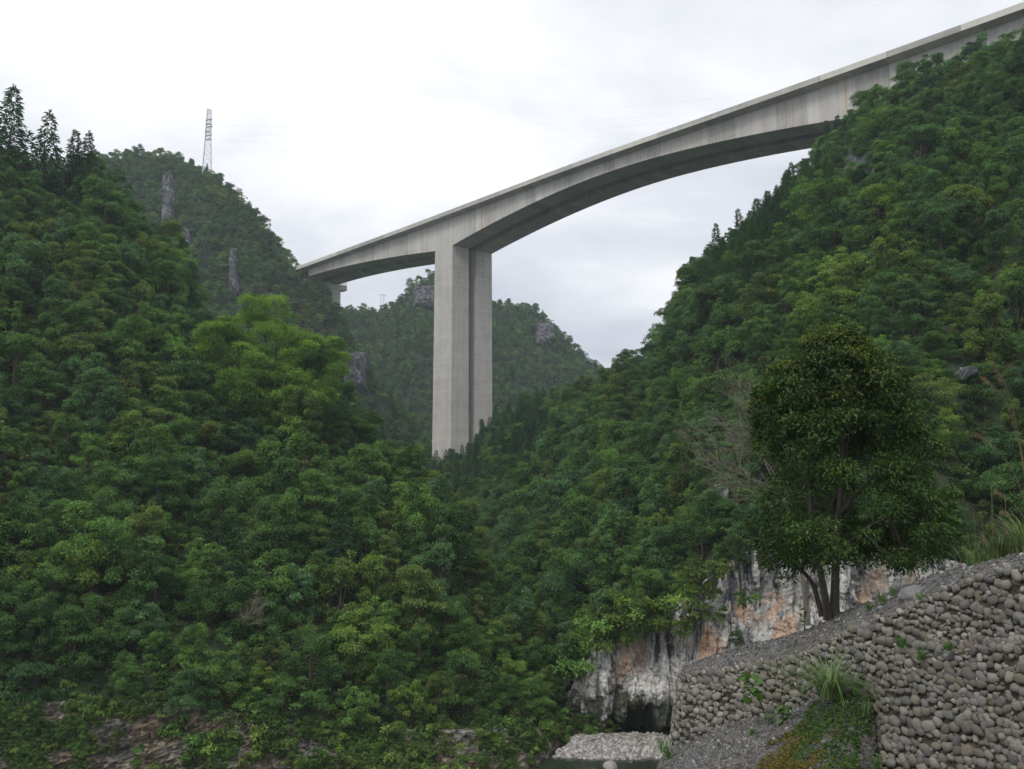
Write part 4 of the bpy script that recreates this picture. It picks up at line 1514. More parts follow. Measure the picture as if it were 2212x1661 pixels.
# walls and the glossy tree hide what is behind them
um, vm = uu2 * 4 + 2, vv * 4 + 2
wl_v = np.interp(um, [p[0] for p in WTOP[4:15]][::-1], [p[1] for p in WTOP[4:15]][::-1])
zbuf[(um > 1465) & (vm > wl_v)] = 15
zbuf[((um - 1845) / 205.0) ** 2 + ((vm - 985) / 235.0) ** 2 < 1] = 26
order = []
for k, c in enumerate(CAND):
    kit = (BROAD if c[1] == 'broad' else CONI)[c[2]]
    H, Rr = kit[3] * c[3], kit[4] * c[3]
    ctr_ = c[0] + np.array([0, 0, H * 0.55])
    u, v, d = project(ctr_)
    order.append((d - Rr, k, u, v, d, Rr * F / d, H * 0.5 * F / d))
order.sort()
vis = np.zeros(len(CAND)); SCR = {}
for dn_, k, u, v, d, ru, rv in order:
    SCR[k] = (u, v)
    x0, x1 = int(max(0, (u - ru) / 4)), int(min(ZW - 1, (u + ru) / 4)) + 1
    y0, y1 = int(max(0, (v - rv) / 4)), int(min(ZH - 1, (v + rv) / 4)) + 1
    if x1 <= x0 or y1 <= y0 or d < 5:
        continue
    sub = zbuf[y0:y1, x0:x1]
    m_ = (((np.arange(x0, x1) * 4 + 2 - u) / ru)[None, :] ** 2 + ((np.arange(y0, y1) * 4 + 2 - v) / rv)[:, None] ** 2) < 0.8
    if CAND[k][1] == 'conifer':
        m_ = np.abs((np.arange(x0, x1) * 4 + 2 - u) / ru)[None, :] < (0.5 + 0.5 * ((np.arange(y0, y1) * 4 + 2 - v) / rv)[:, None])
    s_vis = m_ & (sub > dn_)
    vis[k] = s_vis.sum()
    sub[s_vis] = dn_

rank = {'broad': [], 'conifer': []}
for k in np.argsort(-vis):
    if vis[k] >= 5:
        rank[CAND[k][1]].append(k)
single = set(rank['broad'][:285]) | set(rank['conifer'][:130])

NUM = ['zero', 'one', 'two', 'three', 'four', 'five', 'six', 'seven', 'eight', 'nine', 'ten', 'eleven', 'twelve', 'thirteen', 'fourteen', 'fifteen', 'sixteen', 'seventeen', 'eighteen', 'nineteen']
TENS = ['', '', 'twenty', 'thirty', 'forty', 'fifty', 'sixty', 'seventy', 'eighty', 'ninety']


def words_(n):
    n = int(round(n))
    return NUM[n] if n < 20 else TENS[n // 10] + ('-' + NUM[n % 10] if n % 10 else '')


def landmark(u, v, hill):
    if hill == 'near_left_hill':
        if v > 1430: return 'just above the rocky bank' if u < 700 else 'above the river bend'
        if v < 480: return 'on the left ridge'
        if 400 < u < 760 and v < 1010: return 'beside the bright green tree'
        if u > 900: return 'on the nose of the left slope'
        if v > 1150: return 'low on the left slope'
        return 'halfway up the left slope'
    if hill == 'right_hill':
        if v > 1180 and u < 1700: return 'just above the white cliff'
        if u < 1230 and v < 1080: return 'near the pier foot'
        if v < 420: return 'just under the bridge deck'
        if u > 1640 and 640 < v < 1200: return 'behind the glossy tree'
        if v < 720: return 'high on the right slope'
        return 'midway on the right slope'
    if hill == 'far_left_hill': return 'on the far spur under the tower'
    return 'on the far hill behind the pier'


def size_word(k):
    return 'large' if vis[k] > np.percentile(vis[list(single)], 75) else ('small' if vis[k] < np.percentile(vis[list(single)], 30) else 'medium')


def tree_obj(name, kit, pos, s, label, group, material, cat='tree', rz=None, tilt=0.05):
    root = thing(name, label, cat, pos, (r_t.normal() * tilt, r_t.normal() * tilt, r_t.uniform(0, 6.28) if rz is None else rz), group, s)
    c = obj('crown', kit[0], root)
    if material is not None:
        c.material_slots[0].link = 'OBJECT'
        c.material_slots[0].material = material
    obj('trunk', kit[1], root)
    return root


mass = {}
SEEN = set()
for k, c in enumerate(CAND):
    u, v = SCR[k]
    key = (c[1], c[5] if c[1] == 'broad' else 0, round(u / 22.12), round(v / 16.61))
    if c[4] == 'near_left_hill' and ((425 < u < 720 and 560 < v < 905) or (440 < u < 575 and 1315 < v < 1390)):
        continue
    if k in single and key not in SEEN:
        SEEN.add(key)
        pu, pv = min(99, max(1, u / 22.12)), min(99, max(1, v / 16.61))
        lm = landmark(u, v, c[4])
        if c[1] == 'broad':
            lab = f"{TINTS[c[5]][0]} tree {lm}, {words_(pu)} percent across, {words_(pv)} percent down"
            tree_obj('broadleaf_tree', BROAD[c[2]], c[0], c[3], lab, 'broadleaf trees on the gorge slopes', M_TINT[c[5]])
        else:
            sh = 'narrow' if CONI[c[2]][4] < 1.95 else 'spreading'
            lab = f"{sh} conifer {lm}, {words_(pu)} percent across, {words_(pv)} percent down"
            tree_obj('conifer_tree', CONI[c[2]], c[0], c[3], lab, 'conifers on the gorge slopes', None)
    else:
        u, v = SCR[k]
        if -500 < u < 2700:
            mass.setdefault(c[4], []).append(c)

src_near, src_far = [], []
for i, kit in enumerate(BROAD):
    for t in range(5):
        src_near.append(src(f'near_source_{len(src_near):03d}', kit[2], M_TINT[t]))
for i, kit in enumerate(CONI):
    src_near.append(src(f'near_source_{len(src_near):03d}', kit[2]))
for i, kit in enumerate(FARB):
    for t in range(5):
        src_far.append(src(f'far_source_{len(src_far):03d}', kit[2], M_TINT[t]))
for i, kit in enumerate(CONI):
    src_far.append(src(f'far_source_{len(src_far):03d}', kit[2]))
coll_near = source_collection('near_forest_sources', src_near)
coll_far = source_collection('far_forest_sources', src_far)
for hill, cs in mass.items():
    far = hill.startswith('far')
    nb_ = len(FARB) if far else len(BROAD)
    idx = [(c[2] % nb_) * 5 + c[5] if c[1] == 'broad' else nb_ * 5 + c[2] for c in cs]
    rot = [(r_t.normal() * 0.06, r_t.normal() * 0.06, r_t.uniform(0, 6.28)) for c in cs]
    scl = [(c[3] * r_t.uniform(0.9, 1.1), c[3] * r_t.uniform(0.9, 1.1), c[3] * r_t.uniform(0.85, 1.2)) for c in cs]
    scatter('forest', coll_far if far else coll_near, [c[0] for c in cs], idx, rot, scl)

# undergrowth that closes the ground between the trees
src_sh = [src(f'shrub_source_{i:03d}', SHRUB[i % 4][0], [M_SHRUB, M_TINT[1], M_TINT[3]][i // 4]) for i in range(12)]
coll_sh = source_collection('shrub_sources', src_sh)
for hill, n_try, sp_, s0, s1 in (('near_left_hill', 16000, 1.25, 0.5, 1.1), ('right_hill', 22000, 1.6, 0.6, 1.2), ('far_left_hill', 6000, 3.2, 1.3, 2.6), ('far_centre_hill', 6000, 4.2, 1.6, 3.0)):
    P, nn, _ = sample_surface(HILLS[hill], n_try, r_t)
    P, nn = darts(P, nn, sp_)
    u, v, d = project(P)
    keep = (u > -300) & (u < 2500)
    keep &= ~rock_hole(u, v, hill, 0)
    P = P[keep]
    n = len(P)
    s = r_t.uniform(s0, s1, n)
    scatter('undergrowth', coll_sh, P - np.array([0, 0, 0.2]), r_t.integers(0, 12, n), np.stack([r_t.normal(size=n) * 0.15, r_t.normal(size=n) * 0.15, r_t.uniform(0, 6.28, n)], -1), np.stack([s, s, s * r_t.uniform(0.8, 1.3, n)], -1))


def ground(hill, u, v):
    """point of the slope seen at u, v"""
    G = HILLS[hill].reshape(-1, 3)
    a, b_, d = project(G)
    e2 = (a - u) ** 2 + (b_ - v) ** 2
    kk = np.argsort(e2)[:6]
    return G[kk[np.argmin(d[kk])]]


# low growth over the rocky bank
P, nn, _ = sample_surface(BG[:, 15:105], 9000, r_t)
pm = fbm(P / 3.5, 3, 404) + 0.5 * (P[:, 2] / 3.5 - 0.6)
u, v, d = project(P)
P = P[pm > np.where(u < 430, 0.18, 0.0)]
n = len(P)
s = r_t.uniform(0.14, 0.42, n)
scatter('undergrowth', coll_sh, P - np.array([0, 0, 0.08]), r_t.integers(0, 12, n), np.stack([r_t.normal(size=n) * 0.2, r_t.normal(size=n) * 0.2, r_t.uniform(0, 6.28, n)], -1), np.stack([s, s, s * r_t.uniform(0.8, 1.3, n)], -1))

# bright green trees on the left slope
for i, (u, v, Yt, H, Rr, sd_, lab) in enumerate([
        (588, 920, 130, 17.4, 5.4, 1, 'tallest of the bright lime-green trees, its top under the bridge end'),
        (492, 915, 127, 13.4, 4.7, 2, 'bright lime-green tree on the left side of the lime-green cluster'),
        (662, 935, 128, 13.2, 4.2, 3, 'bright lime-green tree at the right edge of the lime-green cluster'),
        (555, 950, 122, 10.6, 4.6, 4, 'bright lime-green tree in front of the others in the lime-green cluster'),
        (632, 950, 124, 9.8, 3.6, 5, 'smallest bright lime-green tree low in the middle of the lime-green cluster')]):
    pos = at(u, v, Yt)
    kit = tree_kit(lambda q: crown_broad(q, 500 + sd_, H, Rr, 95, 330, 0.25, 0.30, 0.7), M_BRIGHT, H, 0.26, 500 + sd_)
    tree_obj('broadleaf_tree', kit, pos, 1.0, lab, 'bright lime-green trees on the left slope', None)

# tall conifers on the left ridge
for u, vt, vb, Y, kk, lab in [(8, 182, 470, 152, 0, 'tallest spiky conifer on the left ridge at the photo edge'),
                              (90, 238, 470, 158, 4, 'broad spiky conifer on the left ridge, second from the edge'),
                              (152, 280, 450, 163, 1, 'thin open conifer on the left ridge, left one of the pair'),
                              (184, 284, 450, 164, 0, 'thin open conifer on the left ridge, right one of the pair'),
                              (48, 330, 480, 156, 4, 'low conifer between the two tallest on the left ridge')]:
    p0 = at(u, vb, Y); p1 = at(u, vt, Y)
    s = (p1[2] - p0[2]) / CONI[kk][3]
    t_ = tree_obj('conifer_tree', CONI[kk], p0, s, lab, 'conifers on the gorge slopes', None, tilt=0.015)
    t_.scale = (s * 1.05, s * 1.05, s)

# shrubs along the rocky bank and on the cliff
sh_n = []
for i in range(150):
    u = r_t.uniform(-20, 1215); t = r_t.random()
    Yb = float(np.interp(u, bank_u, bank_Y)); hb_ = float(np.interp(u, bank_u, bank_h))
    dens = 0.35 if u < 420 else 0.8
    if r_t.random() > dens and t < 0.75:
        continue
    sh_n.append((np.array([x_at(u, Yb + t * 4.2 - 0.9), Yb + t * 4.2 - 0.9, hb_ * t * 1.0 - 0.05]), r_t.uniform(0.45, 1.05)))
for i in range(26):                       # weeds at the head of the pebble bar
    u = r_t.uniform(1195, 1330)
    p = at_z(u, r_t.uniform(1570, 1590), 0.35)
    sh_n.append((p, r_t.uniform(0.35, 0.75)))
for u, v, s in [(1392, 1375, 1.5), (1355, 1385, 1.1), (1500, 1345, 1.1), (1262, 1420, 1.6), (1290, 1365, 1.3), (1610, 1300, 0.8), (1590, 1385, 0.7), (1245, 1500, 1.2), (1540, 1330, 0.8), (1330, 1345, 1.2), (1440, 1345, 1.0), (1470, 1365, 1.0), (1560, 1240, 1.2), (1640, 1215, 1.0), (1205, 1490, 1.5), (1222, 1455, 1.5), (1215, 1540, 1.3), (1232, 1430, 1.3), (1275, 1385, 1.5), (1285, 1400, 1.2), (1325, 1360, 1.3), (1375, 1350, 1.3), (1415, 1345, 1.3), (1490, 1310, 1.3), (1520, 1290, 1.3), (1385, 1400, 1.2), (1400, 1360, 1.4), (1250, 1545, 0.9), (1235, 1520, 0.9), (1590, 1215, 1.2), (1700, 1200, 1.1), (1760, 1195, 1.0), (1850, 1195, 1.0), (1920, 1200, 1.0), (1300, 1470, 0.7), (1266, 1412, 1.9), (1290, 1385, 1.8), (1312, 1372, 1.7), (1345, 1362, 1.6), (1246, 1450, 1.7), (1228, 1485, 1.6), (1400, 1350, 1.6), (1440, 1352, 1.5)]:
    Yc = float(np.interp(u, cu_, cy_)) - 1.6
    sh_n.append((at(u, v + 8, Yc), s))
sh_n.sort(key=lambda q: q[0][1])
for p, s in sh_n:
    u, v, d = project(p)
    where = 'on the rocky bank' if u < 1195 else ('by the pebble bar' if v > 1545 else 'on the pale cliff')
    k = int(r_t.integers(4))
    key = (k, round(u / 22.12), 'x')
    if key in SEEN:
        continue
    SEEN.add(key)
    shp = ['rounded', 'low spreading', 'upright', 'small round'][k]
    rt = thing('shrub', f"{shp} green shrub {where}, {words_(min(99, max(1, u / 22.12)))} percent across, {words_(min(99, v / 16.61))} percent down", 'shrub', p, (r_t.normal() * 0.1, r_t.normal() * 0.1, r_t.uniform(0, 6.28)), 'shrubs along the river', s)
    c = obj('foliage', SHRUB[k][0], rt)
    c.material_slots[0].link = 'OBJECT'
    c.material_slots[0].material = [M_SHRUB, M_TINT[1], M_TINT[4], M_TINT[3]][int(r_t.integers(4))]
    obj('stem', SHRUB[k][1], rt)

# ------------------------------------------------------------------ haze
hb_lo, hb_hi = (-520, -40, -4.0), (520, 860, 215.0)
q = QB(); q.box(hb_lo, hb_hi)
m_hz = bpy.data.materials.new('haze')
m_hz.use_nodes = True
hn, hl = m_hz.node_tree.nodes, m_hz.node_tree.links
hn.clear()
ho = N(hn, 'ShaderNodeOutputMaterial')
hv = N(hn, 'ShaderNodeVolumePrincipled')
hv.inputs['Color'].default_value = (0.80, 0.90, 1.0, 1)
hv.inputs['Density'].default_value = 0.00025
hv.inputs['Anisotropy'].default_value = 0.2
hl.new(hv.outputs[0], ho.inputs['Volume'])
tag(obj('haze', q.mesh('haze', [m_hz])), kind='stuff')

# ------------------------------------------------------------------ pebbles
PEB = [cobble(700 + i, ICO2 if i < 3 else ico(1), 0.18) for i in range(6)]
coll_pale = source_collection('pebble_sources', [src(f'pebble_source_{i}', tri_mesh('pebble', p, t, [M_PALE])) for i, (p, t) in enumerate(PEB)])
coll_chip = source_collection('chip_sources', [src(f'chip_source_{i}', tri_mesh('chip', p, t, [M_CHIP], False)) for i, (p, t) in enumerate(PEB[3:])])
P, nn, _ = sample_surface(barG, 7500, r_t)
P = P[P[:, 2] > -0.1]
n = len(P)
s = 0.07 + 0.16 * r_t.random(n) ** 3 + 0.02
scatter('river_pebbles', coll_pale, P + np.array([0, 0, 0.02]), r_t.integers(0, 6, n), r_t.uniform(0, 6.28, (n, 3)), np.stack([s * 1.3, s, s * 0.75], -1))
for G, n in ((GB[:, :20], 42000), (AG[6:, :34], 30000), (LG, 7000)):
    P, nn, _ = sample_surface(G, n, r_t)
    s = 0.010 + 0.045 * r_t.random(n) ** 6
    scatter('loose_gravel', coll_chip, P + np.array([0, 0, 0.004]), r_t.integers(0, 3, n), r_t.uniform(0, 6.28, (n, 3)), np.stack([s * 1.3, s, s * 0.8], -1))

# ------------------------------------------------------------------ boulders on the bank
for i, (u, v, Y, sx, sy, sz, lab, rz) in enumerate([
        (1968, 1288, 22.0, 0.36, 0.30, 0.20, 'large tilted grey boulder at the wall top right of the tree', 0.4),
        (2022, 1262, 22.2, 0.30, 0.26, 0.10, 'flat grey slab on the gravel right of the tilted boulder', 0.1),
        (1934, 1270, 23.6, 0.13, 0.13, 0.14, 'small dark boulder behind the tilted boulder', 0.9),
        (1852, 1345, 23.6, 0.18, 0.14, 0.08, 'brownish stone half sunk in gravel below the trunk', 0.3)]):
    V, T = COB_HI[i]
    b_ = obj('boulder', tri_mesh('boulder', V * np.array([sx, sy, sz]), T, [M_BOULDER], True), None, at(u, v, Y), (0.2 - 0.1 * i, -0.15, rz))
    tag(b_, lab, 'boulder', 'boulders on the gravel bank')
V, T = COB_HI[5]
b_ = obj('boulder', tri_mesh('boulder', V * np.array([0.7, 0.5, 0.45]), T, [M_PALE], True), None, at_z(1318, 1657, 0.15), (0.1, 0.4, 0.5))
tag(b_, 'pale boulder in the shallow water before the pebble bar', 'boulder')

# ------------------------------------------------------------------ the glossy tree on the bank
TYB = 26.4
tbase = at(1787, 1342, TYB)
px = TYB / F                              # metres per photo pixel there
tree = thing('evergreen_tree', 'dark glossy evergreen tree with several stems growing on the gravel bank above the cobble wall', 'tree', tbase)


def tp_(u, v, dy=0.0):
    return np.array([(u - 1787) * px, dy, (1342 - v) * px])


stems = [[(1800, 1355, 0), (1806, 1290, 0), (1811, 1210, 0.05), (1822, 1120, 0.1), (1838, 1000, 0.1), (1838, 880, 0.05), (1832, 760, 0)],
         [(1789, 1350, -0.1), (1780, 1290, -0.15), (1768, 1220, -0.3), (1752, 1150, -0.4), (1742, 1060, -0.5), (1750, 950, -0.6), (1765, 850, -0.5)],
         [(1782, 1345, 0.1), (1772, 1290, 0.2), (1764, 1250, 0.3), (1735, 1232, 0.4), (1715, 1205, 0.5), (1690, 1160, 0.6), (1665, 1090, 0.7)],
         [(1764, 1250, 0.3), (1785, 1205, 0.35), (1800, 1150, 0.5), (1830, 1080, 0.7), (1880, 1000, 0.9), (1910, 920, 0.9)],
         [(1811, 1210, 0.05), (1860, 1150, -0.2), (1920, 1120, -0.4), (1985, 1110, -0.5), (2030, 1120, -0.5)],
         [(1822, 1120, 0.1), (1880, 1040, -0.5), (1940, 980, -0.8), (1985, 940, -0.8)],
         [(1838, 1000, 0.1), (1870, 930, 0.6), (1915, 860, 0.7)],
         [(1742, 1060, -0.5), (1700, 1000, -0.7), (1675, 930, -0.6)]]
rads = [0.135, 0.105, 0.075, 0.06, 0.05, 0.06, 0.05, 0.05]
for i, (st_, r0) in enumerate(zip(stems, rads)):
    c_ = np.array([tp_(*p) for p in st_])
    t = np.linspace(0, 1, len(c_)); tf = np.linspace(0, 1, 18)
    c_ = np.stack([smooth_interp(tf, t, c_[:, k]) for k in range(3)], -1)
    q = QB(); q.tube(c_, r0 * (1.0 - 0.8 * tf) * (1 + 0.35 * np.exp(-tf * 12) * (i < 3)), 8)
    obj('trunk' if i < 3 else 'branch', q.mesh('trunk' if i < 3 else 'branch', [M_BARK], True), tree)
# crown outline measured on the photo: (v, left u, right u)
OUT = np.array([(718, 1795, 1850), (760, 1745, 1905), (800, 1690, 1955), (850, 1655, 1992), (900, 1644, 2018), (960, 1645, 2040), (1020, 1682, 2046), (1060, 1650, 2056), (1100, 1622, 2078), (1150, 1618, 2082), (1190, 1640, 2060), (1225, 1680, 1990)], float)
r_b = np.random.default_rng(55)
q = QB(); qb = QB()
ncl = 0
EXTRA = [(1690, 1228), (1716, 1256), (1742, 1222), (1664, 1208), (1700, 1200), (1732, 1180), (1655, 1180), (1830, 1205), (1862, 1218), (1900, 1212), (1950, 1215), (1985, 1205)]
while ncl < 512:
    v = r_b.uniform(728, 1222)
    lo, hi = np.interp(v, OUT[:, 0], OUT[:, 1]), np.interp(v, OUT[:, 0], OUT[:, 2])
    cu0, hw = (lo + hi) / 2, (hi - lo) / 2
    a = r_b.uniform(0, 6.283); rr = r_b.uniform(0.25, 1) ** 0.5
    xx, yy = math.cos(a) * rr, math.sin(a) * rr
    if v > 1150 and rr < 0.55 and r_b.random() < 0.6:
        continue
    # gaps seen through the crown
    if abs(v - 1015 - 12 * xx) < 13 and xx < -0.55:
        continue
    if v > 1120 and -0.35 < xx < 0.25 and yy < 0.5 and r_b.random() < 0.75:
        continue
    clump_r = 0.20 + 0.36 * r_b.random() ** 1.5
    edge_k = max(0.0, hw * px - clump_r * 0.55) / max(hw * px, 0.01)
    c = tp_(cu0 + xx * hw * edge_k, v, yy * hw * px * 0.85 * edge_k)
    if ncl >= 500:
        c = tp_(*EXTRA[ncl - 500], r_b.normal() * 0.5); clump_r = 0.26
    elif vnoise(c[None] * 0.95 + 11.3, 77)[0] < -0.36 and r_b.random() < 0.8:
        continue
    k = int(440 * clump_r * r_b.uniform(0.6, 1.1))
    d = unit(r_b.normal(size=(k, 3)) + np.array([xx * 0.5, yy * 0.5, 0.45]))
    p = c + d * (r_b.uniform(0.35, 1.05, k) ** 0.7 * clump_r)[:, None] * np.array([1, 1, 0.72])
    tt_ = unit(d * np.array([1, 1, 0.3]) + np.array([0, 0, -0.45]) + r_b.normal(size=(k, 3)) * 0.45)
    nn = unit(d * 0.5 + np.array([0, 0, 0.8]) + r_b.normal(size=(k, 3)) * 0.35)
    L = r_b.uniform(0.09, 0.16, k)
    tv = np.clip(r_b.uniform(0.2, 0.6) + r_b.normal(size=k) * 0.18, 0, 1)
    young = (rr > 0.6 or v < 790) and v < 900 and r_b.random() < (0.8 if xx < 0.3 else 0.5) * (1.0 if v < 820 else 0.6)
    mi_ = np.zeros(k, int)
    if young:
        mi_ = (r_b.random(k) < 0.62 * (d[:, 2] > 0.1)).astype(int)
    for mm in (0, 1):
        s_ = mi_ == mm
        if s_.any():
            q.leaves(p[s_], nn[s_], tt_[s_], L[s_], L[s_] * 0.40, mm, tv[s_], 0.3)
    if ncl % 3 == 0:                      # twig that carries the clump
        j = min(range(len(stems)), key=lambda s_i: min(np.linalg.norm(tp_(*pp) - c) for pp in stems[s_i]))
        pb = min((tp_(*pp) for pp in stems[j][1:]), key=lambda z_: np.linalg.norm(z_ - c))
        qb.tube([pb, (pb + c) / 2 + np.array([0, 0, -0.06]), c], [0.028, 0.018, 0.006], 4)
    ncl += 1
obj('crown', q.mesh('crown', [M_BIGTREE, M_YOUNG]), tree)
tw_ = obj('twigs', qb.mesh('twigs', [M_BARK]), tree); tw_['kind'] = 'stuff'

# bare grey tree behind it
bb = at(1745, 1330, 31.0)
bare = thing('bare_tree', 'leafless pale twiggy tree leaning left from behind the glossy evergreen tree', 'tree', bb)
pxb = 31.0 / F
r_c = np.random.default_rng(5)


def bp_(u, v, y=0):
    return np.array([(u - 1745) * pxb, y, (1330 - v) * pxb])


q = QB(); q.tube([bp_(1745, 1350), bp_(1738, 1250), bp_(1722, 1150), bp_(1700, 1070)], [0.09, 0.08, 0.065, 0.05], 6)
obj('trunk', q.mesh('trunk', [M_TWIG]), bare)


def grow(q, p, d, L, r, lev):
    n = 6
    pts = [p]
    for i in range(n):
        d = unit(d + r_c.normal(size=3) * 0.10 + np.array([-0.02, 0, 0.035]))
        pts.append(pts[-1] + d * L / n)
    q.tube(pts, np.linspace(r, r * 0.35, n + 1), 4)
    if lev < 3:
        for i in range(2, n + 1):
            for _ in range(2):
                if r_c.random() < 0.68:
                    dd = unit(d + r_c.normal(size=3) * np.array([0.55, 0.55, 0.5]))
                    grow(q, pts[i], dd, L * r_c.uniform(0.35, 0.6), r * 0.5, lev + 1)


for (u0, v0, u1, v1) in [(1715, 1060, 1640, 870), (1700, 1080, 1555, 1010), (1700, 1075, 1575, 985), (1705, 1090, 1560, 1040), (1700, 1070, 1610, 930), (1712, 1110, 1600, 1070), (1700, 1070, 1650, 900)]:
    p0 = bp_(u0, v0); p1 = bp_(u1, v1, r_c.normal() * 0.3)
    q = QB(); grow(q, p0, unit(p1 - p0), np.linalg.norm(p1 - p0) * 0.95, 0.020, 0)
    obj('branch', q.mesh('branch', [M_TWIG]), bare)

# fallen bare branches caught in the left slope
fb = at(452, 1372, 86.0)
fall = thing('dead_tree', 'fallen bare brown tree lying among the crowns low on the left slope', 'tree', fb)
q = QB(); q.tube([(0, 0, 0), (1.2, -0.3, 0.35), (2.4, -0.5, 0.75)], [0.11, 0.09, 0.06], 6)
obj('trunk', q.mesh('trunk', [M_TWIG]), fall)
for p0, d0, L0 in [((1.0, -0.3, 0.3), (0.9, -0.1, 0.45), 2.6), ((1.6, -0.4, 0.5), (0.95, -0.2, 0.25), 2.8), ((2.4, -0.5, 0.75), (0.85, -0.1, 0.5), 2.2), ((2.0, -0.4, 0.6), (1.0, -0.3, 0.1), 2.4)]:
    q = QB(); grow(q, np.array(p0), unit(np.array(d0)), L0, 0.045, 0)
    obj('branch', q.mesh('branch', [M_TWIG]), fall)

# ------------------------------------------------------------------ small plants of the foreground
def blades(q, base, n, L, lean, r_, w=0.022, m=0, spread=0.12, t0=0.5, curl=1.0, dirb=None):
    for i in range(n):
        a = r_.uniform(0, 6.283)
        h = np.array([math.cos(a), math.sin(a), 0])
        if dirb is not None:
            h = unit(h * 0.7 + dirb)
        Lb = L * r_.uniform(0.55, 1.1)
        p0 = base + h * r_.uniform(0, spread)
        ln = lean * r_.uniform(0.4, 1.4)
        t = np.linspace(0, 1, 7)[:, None]
        P = p0 + h * (ln * Lb * t ** 1.7) + np.array([0, 0, 1.0]) * (Lb * (t - curl * 0.42 * ln * t ** 2.6))
        sd2 = np.cross(h, [0, 0, 1.0])
        ww = w * (1 - t ** 2) * r_.uniform(0.7, 1.3) + 0.001
        V = np.stack([P - sd2 * ww, P + sd2 * ww], 1).reshape(-1, 3)
        q.add(V, [(2 * k, 2 * k + 1, 2 * k + 3, 2 * k + 2) for k in range(6)], m, t0 + r_.normal() * 0.2)


r_g = np.random.default_rng(9)
gb = at(1795, 1508, 22.2)
gr = thing('grass_clump', 'arching silvery green grass clump growing at the wall foot above yellow creeper', 'grass clump', gb)
q = QB(); blades(q, np.zeros(3), 150, 1.6, 1.25, r_g, 0.012, 0, 0.28, 0.7, 1.25)
obj('blades', q.mesh('blades', [M_GRASS]), gr)['kind'] = 'stuff'
q = QB(); blades(q, np.zeros(3), 60, 0.7, 0.7, r_g, 0.014, 0, 0.2, 0.4)
obj('dry_blades', q.mesh('dry_blades', [M_DRY]), gr)['kind'] = 'stuff'

# reeds on the crest at the right
for i, (u, v, Y, n, L, lab) in enumerate([(2225, 1196, 21.4, 60, 1.2, 'tall dry reed clump with arching plumes on the gravel crest at the right edge'),
                                          (2160, 1207, 22.0, 40, 0.75, 'shorter straw-coloured reed clump on the crest, next to the arching plumes'),
                                          (2110, 1218, 22.6, 26, 0.6, 'sparse low grass at the left end of the reeds on the crest')]):
    b0 = at(u, v, Y)
    rd = thing('reed_clump', lab, 'reeds', b0, group='reeds on the gravel crest')
    q = QB(); blades(q, np.zeros(3), n * 2, L, 0.7, r_g, 0.014, 0, 0.45, 0.5)
    obj('blades', q.mesh('blades', [M_GRASS]), rd)['kind'] = 'stuff'
    q = QB(); blades(q, np.zeros(3), n, L * 0.9, 0.8, r_g, 0.012, 0, 0.5, 0.5)
    obj('dry_blades', q.mesh('dry_blades', [M_DRY]), rd)['kind'] = 'stuff'
    pb = Y / F
    culms = [[[(2232, 1196), (2230, 1050), (2212, 890), (2192, 815), (2168, 775)], [(2236, 1190), (2224, 1000), (2205, 890), (2182, 845), (2140, 808)], [(2238, 1190), (2215, 1045), (2190, 1003), (2155, 952), (2114, 932)],
              [(2228, 1196), (2205, 1120), (2170, 1105)], [(2240, 1196), (2226, 1130), (2188, 1078), (2160, 1060)]],
             [[(2150, 1207), (2146, 1150), (2152, 1078), (2150, 1040)], [(2168, 1205), (2150, 1160), (2118, 1120)], [(2180, 1200), (2175, 1130), (2180, 1080)]],
             [[(2112, 1218), (2111, 1170), (2110, 1105)], [(2100, 1220), (2098, 1180), (2090, 1140)], [(2122, 1216), (2128, 1160), (2122, 1100)]]][i]
    for cpts in culms:
        c_ = np.array([((a - u) * pb, r_g.normal() * 0.02, (v - b_) * pb) for a, b_ in cpts])
        t = np.linspace(0, 1, len(c_)); tf = np.linspace(0, 1, 14)
        c_ = np.stack([smooth_interp(tf, t, c_[:, k]) for k in range(3)], -1)
        q = QB(); q.tube(c_, np.linspace(0.012, 0.004, 14), 4, 0, 0.6)
        if i == 0:                        # feathery plume
            k = 70
            s_ = r_g.uniform(0.72, 1, k)
            pp = np.stack([np.interp(s_, tf, c_[:, j]) for j in range(3)], -1)
            q.leaves(pp, unit(r_g.normal(size=(k, 3))), unit(np.stack([-np.ones(k), r_g.normal(size=k) * 0.5, -0.4 + r_g.normal(size=k) * 0.5], -1)), 0.12, 0.010, 0, 0.7)
        obj('culm', q.mesh('culm', [M_DRY]), rd)


def leaf_plate(r_, L):
    """one broad lobed leaf with a fold, as its own mesh"""
    n = 11
    q = QB()
    t = np.linspace(0, 1, n)
    w = L * 0.48 * np.sin(np.pi * np.clip(t, 0.02, 1) ** 0.7) * (1 + 0.12 * np.sin(t * 21))
    ctr_ = np.stack([L * t, 0 * t, -0.25 * L * t ** 2], -1)
    V = np.concatenate([np.stack([ctr_[:, 0], -w, ctr_[:, 2] + 0.25 * w], -1), ctr_, np.stack([ctr_[:, 0], w, ctr_[:, 2] + 0.25 * w], -1)])
    Fq = [(j * n + i, j * n + i + 1, (j + 1) * n + i + 1, (j + 1) * n + i) for j in (0, 1) for i in range(n - 1)]
    q.add(V, Fq, 0, r_.uniform(0.2, 0.9))
    return q.mesh('leaf', [M_PLANT], True)


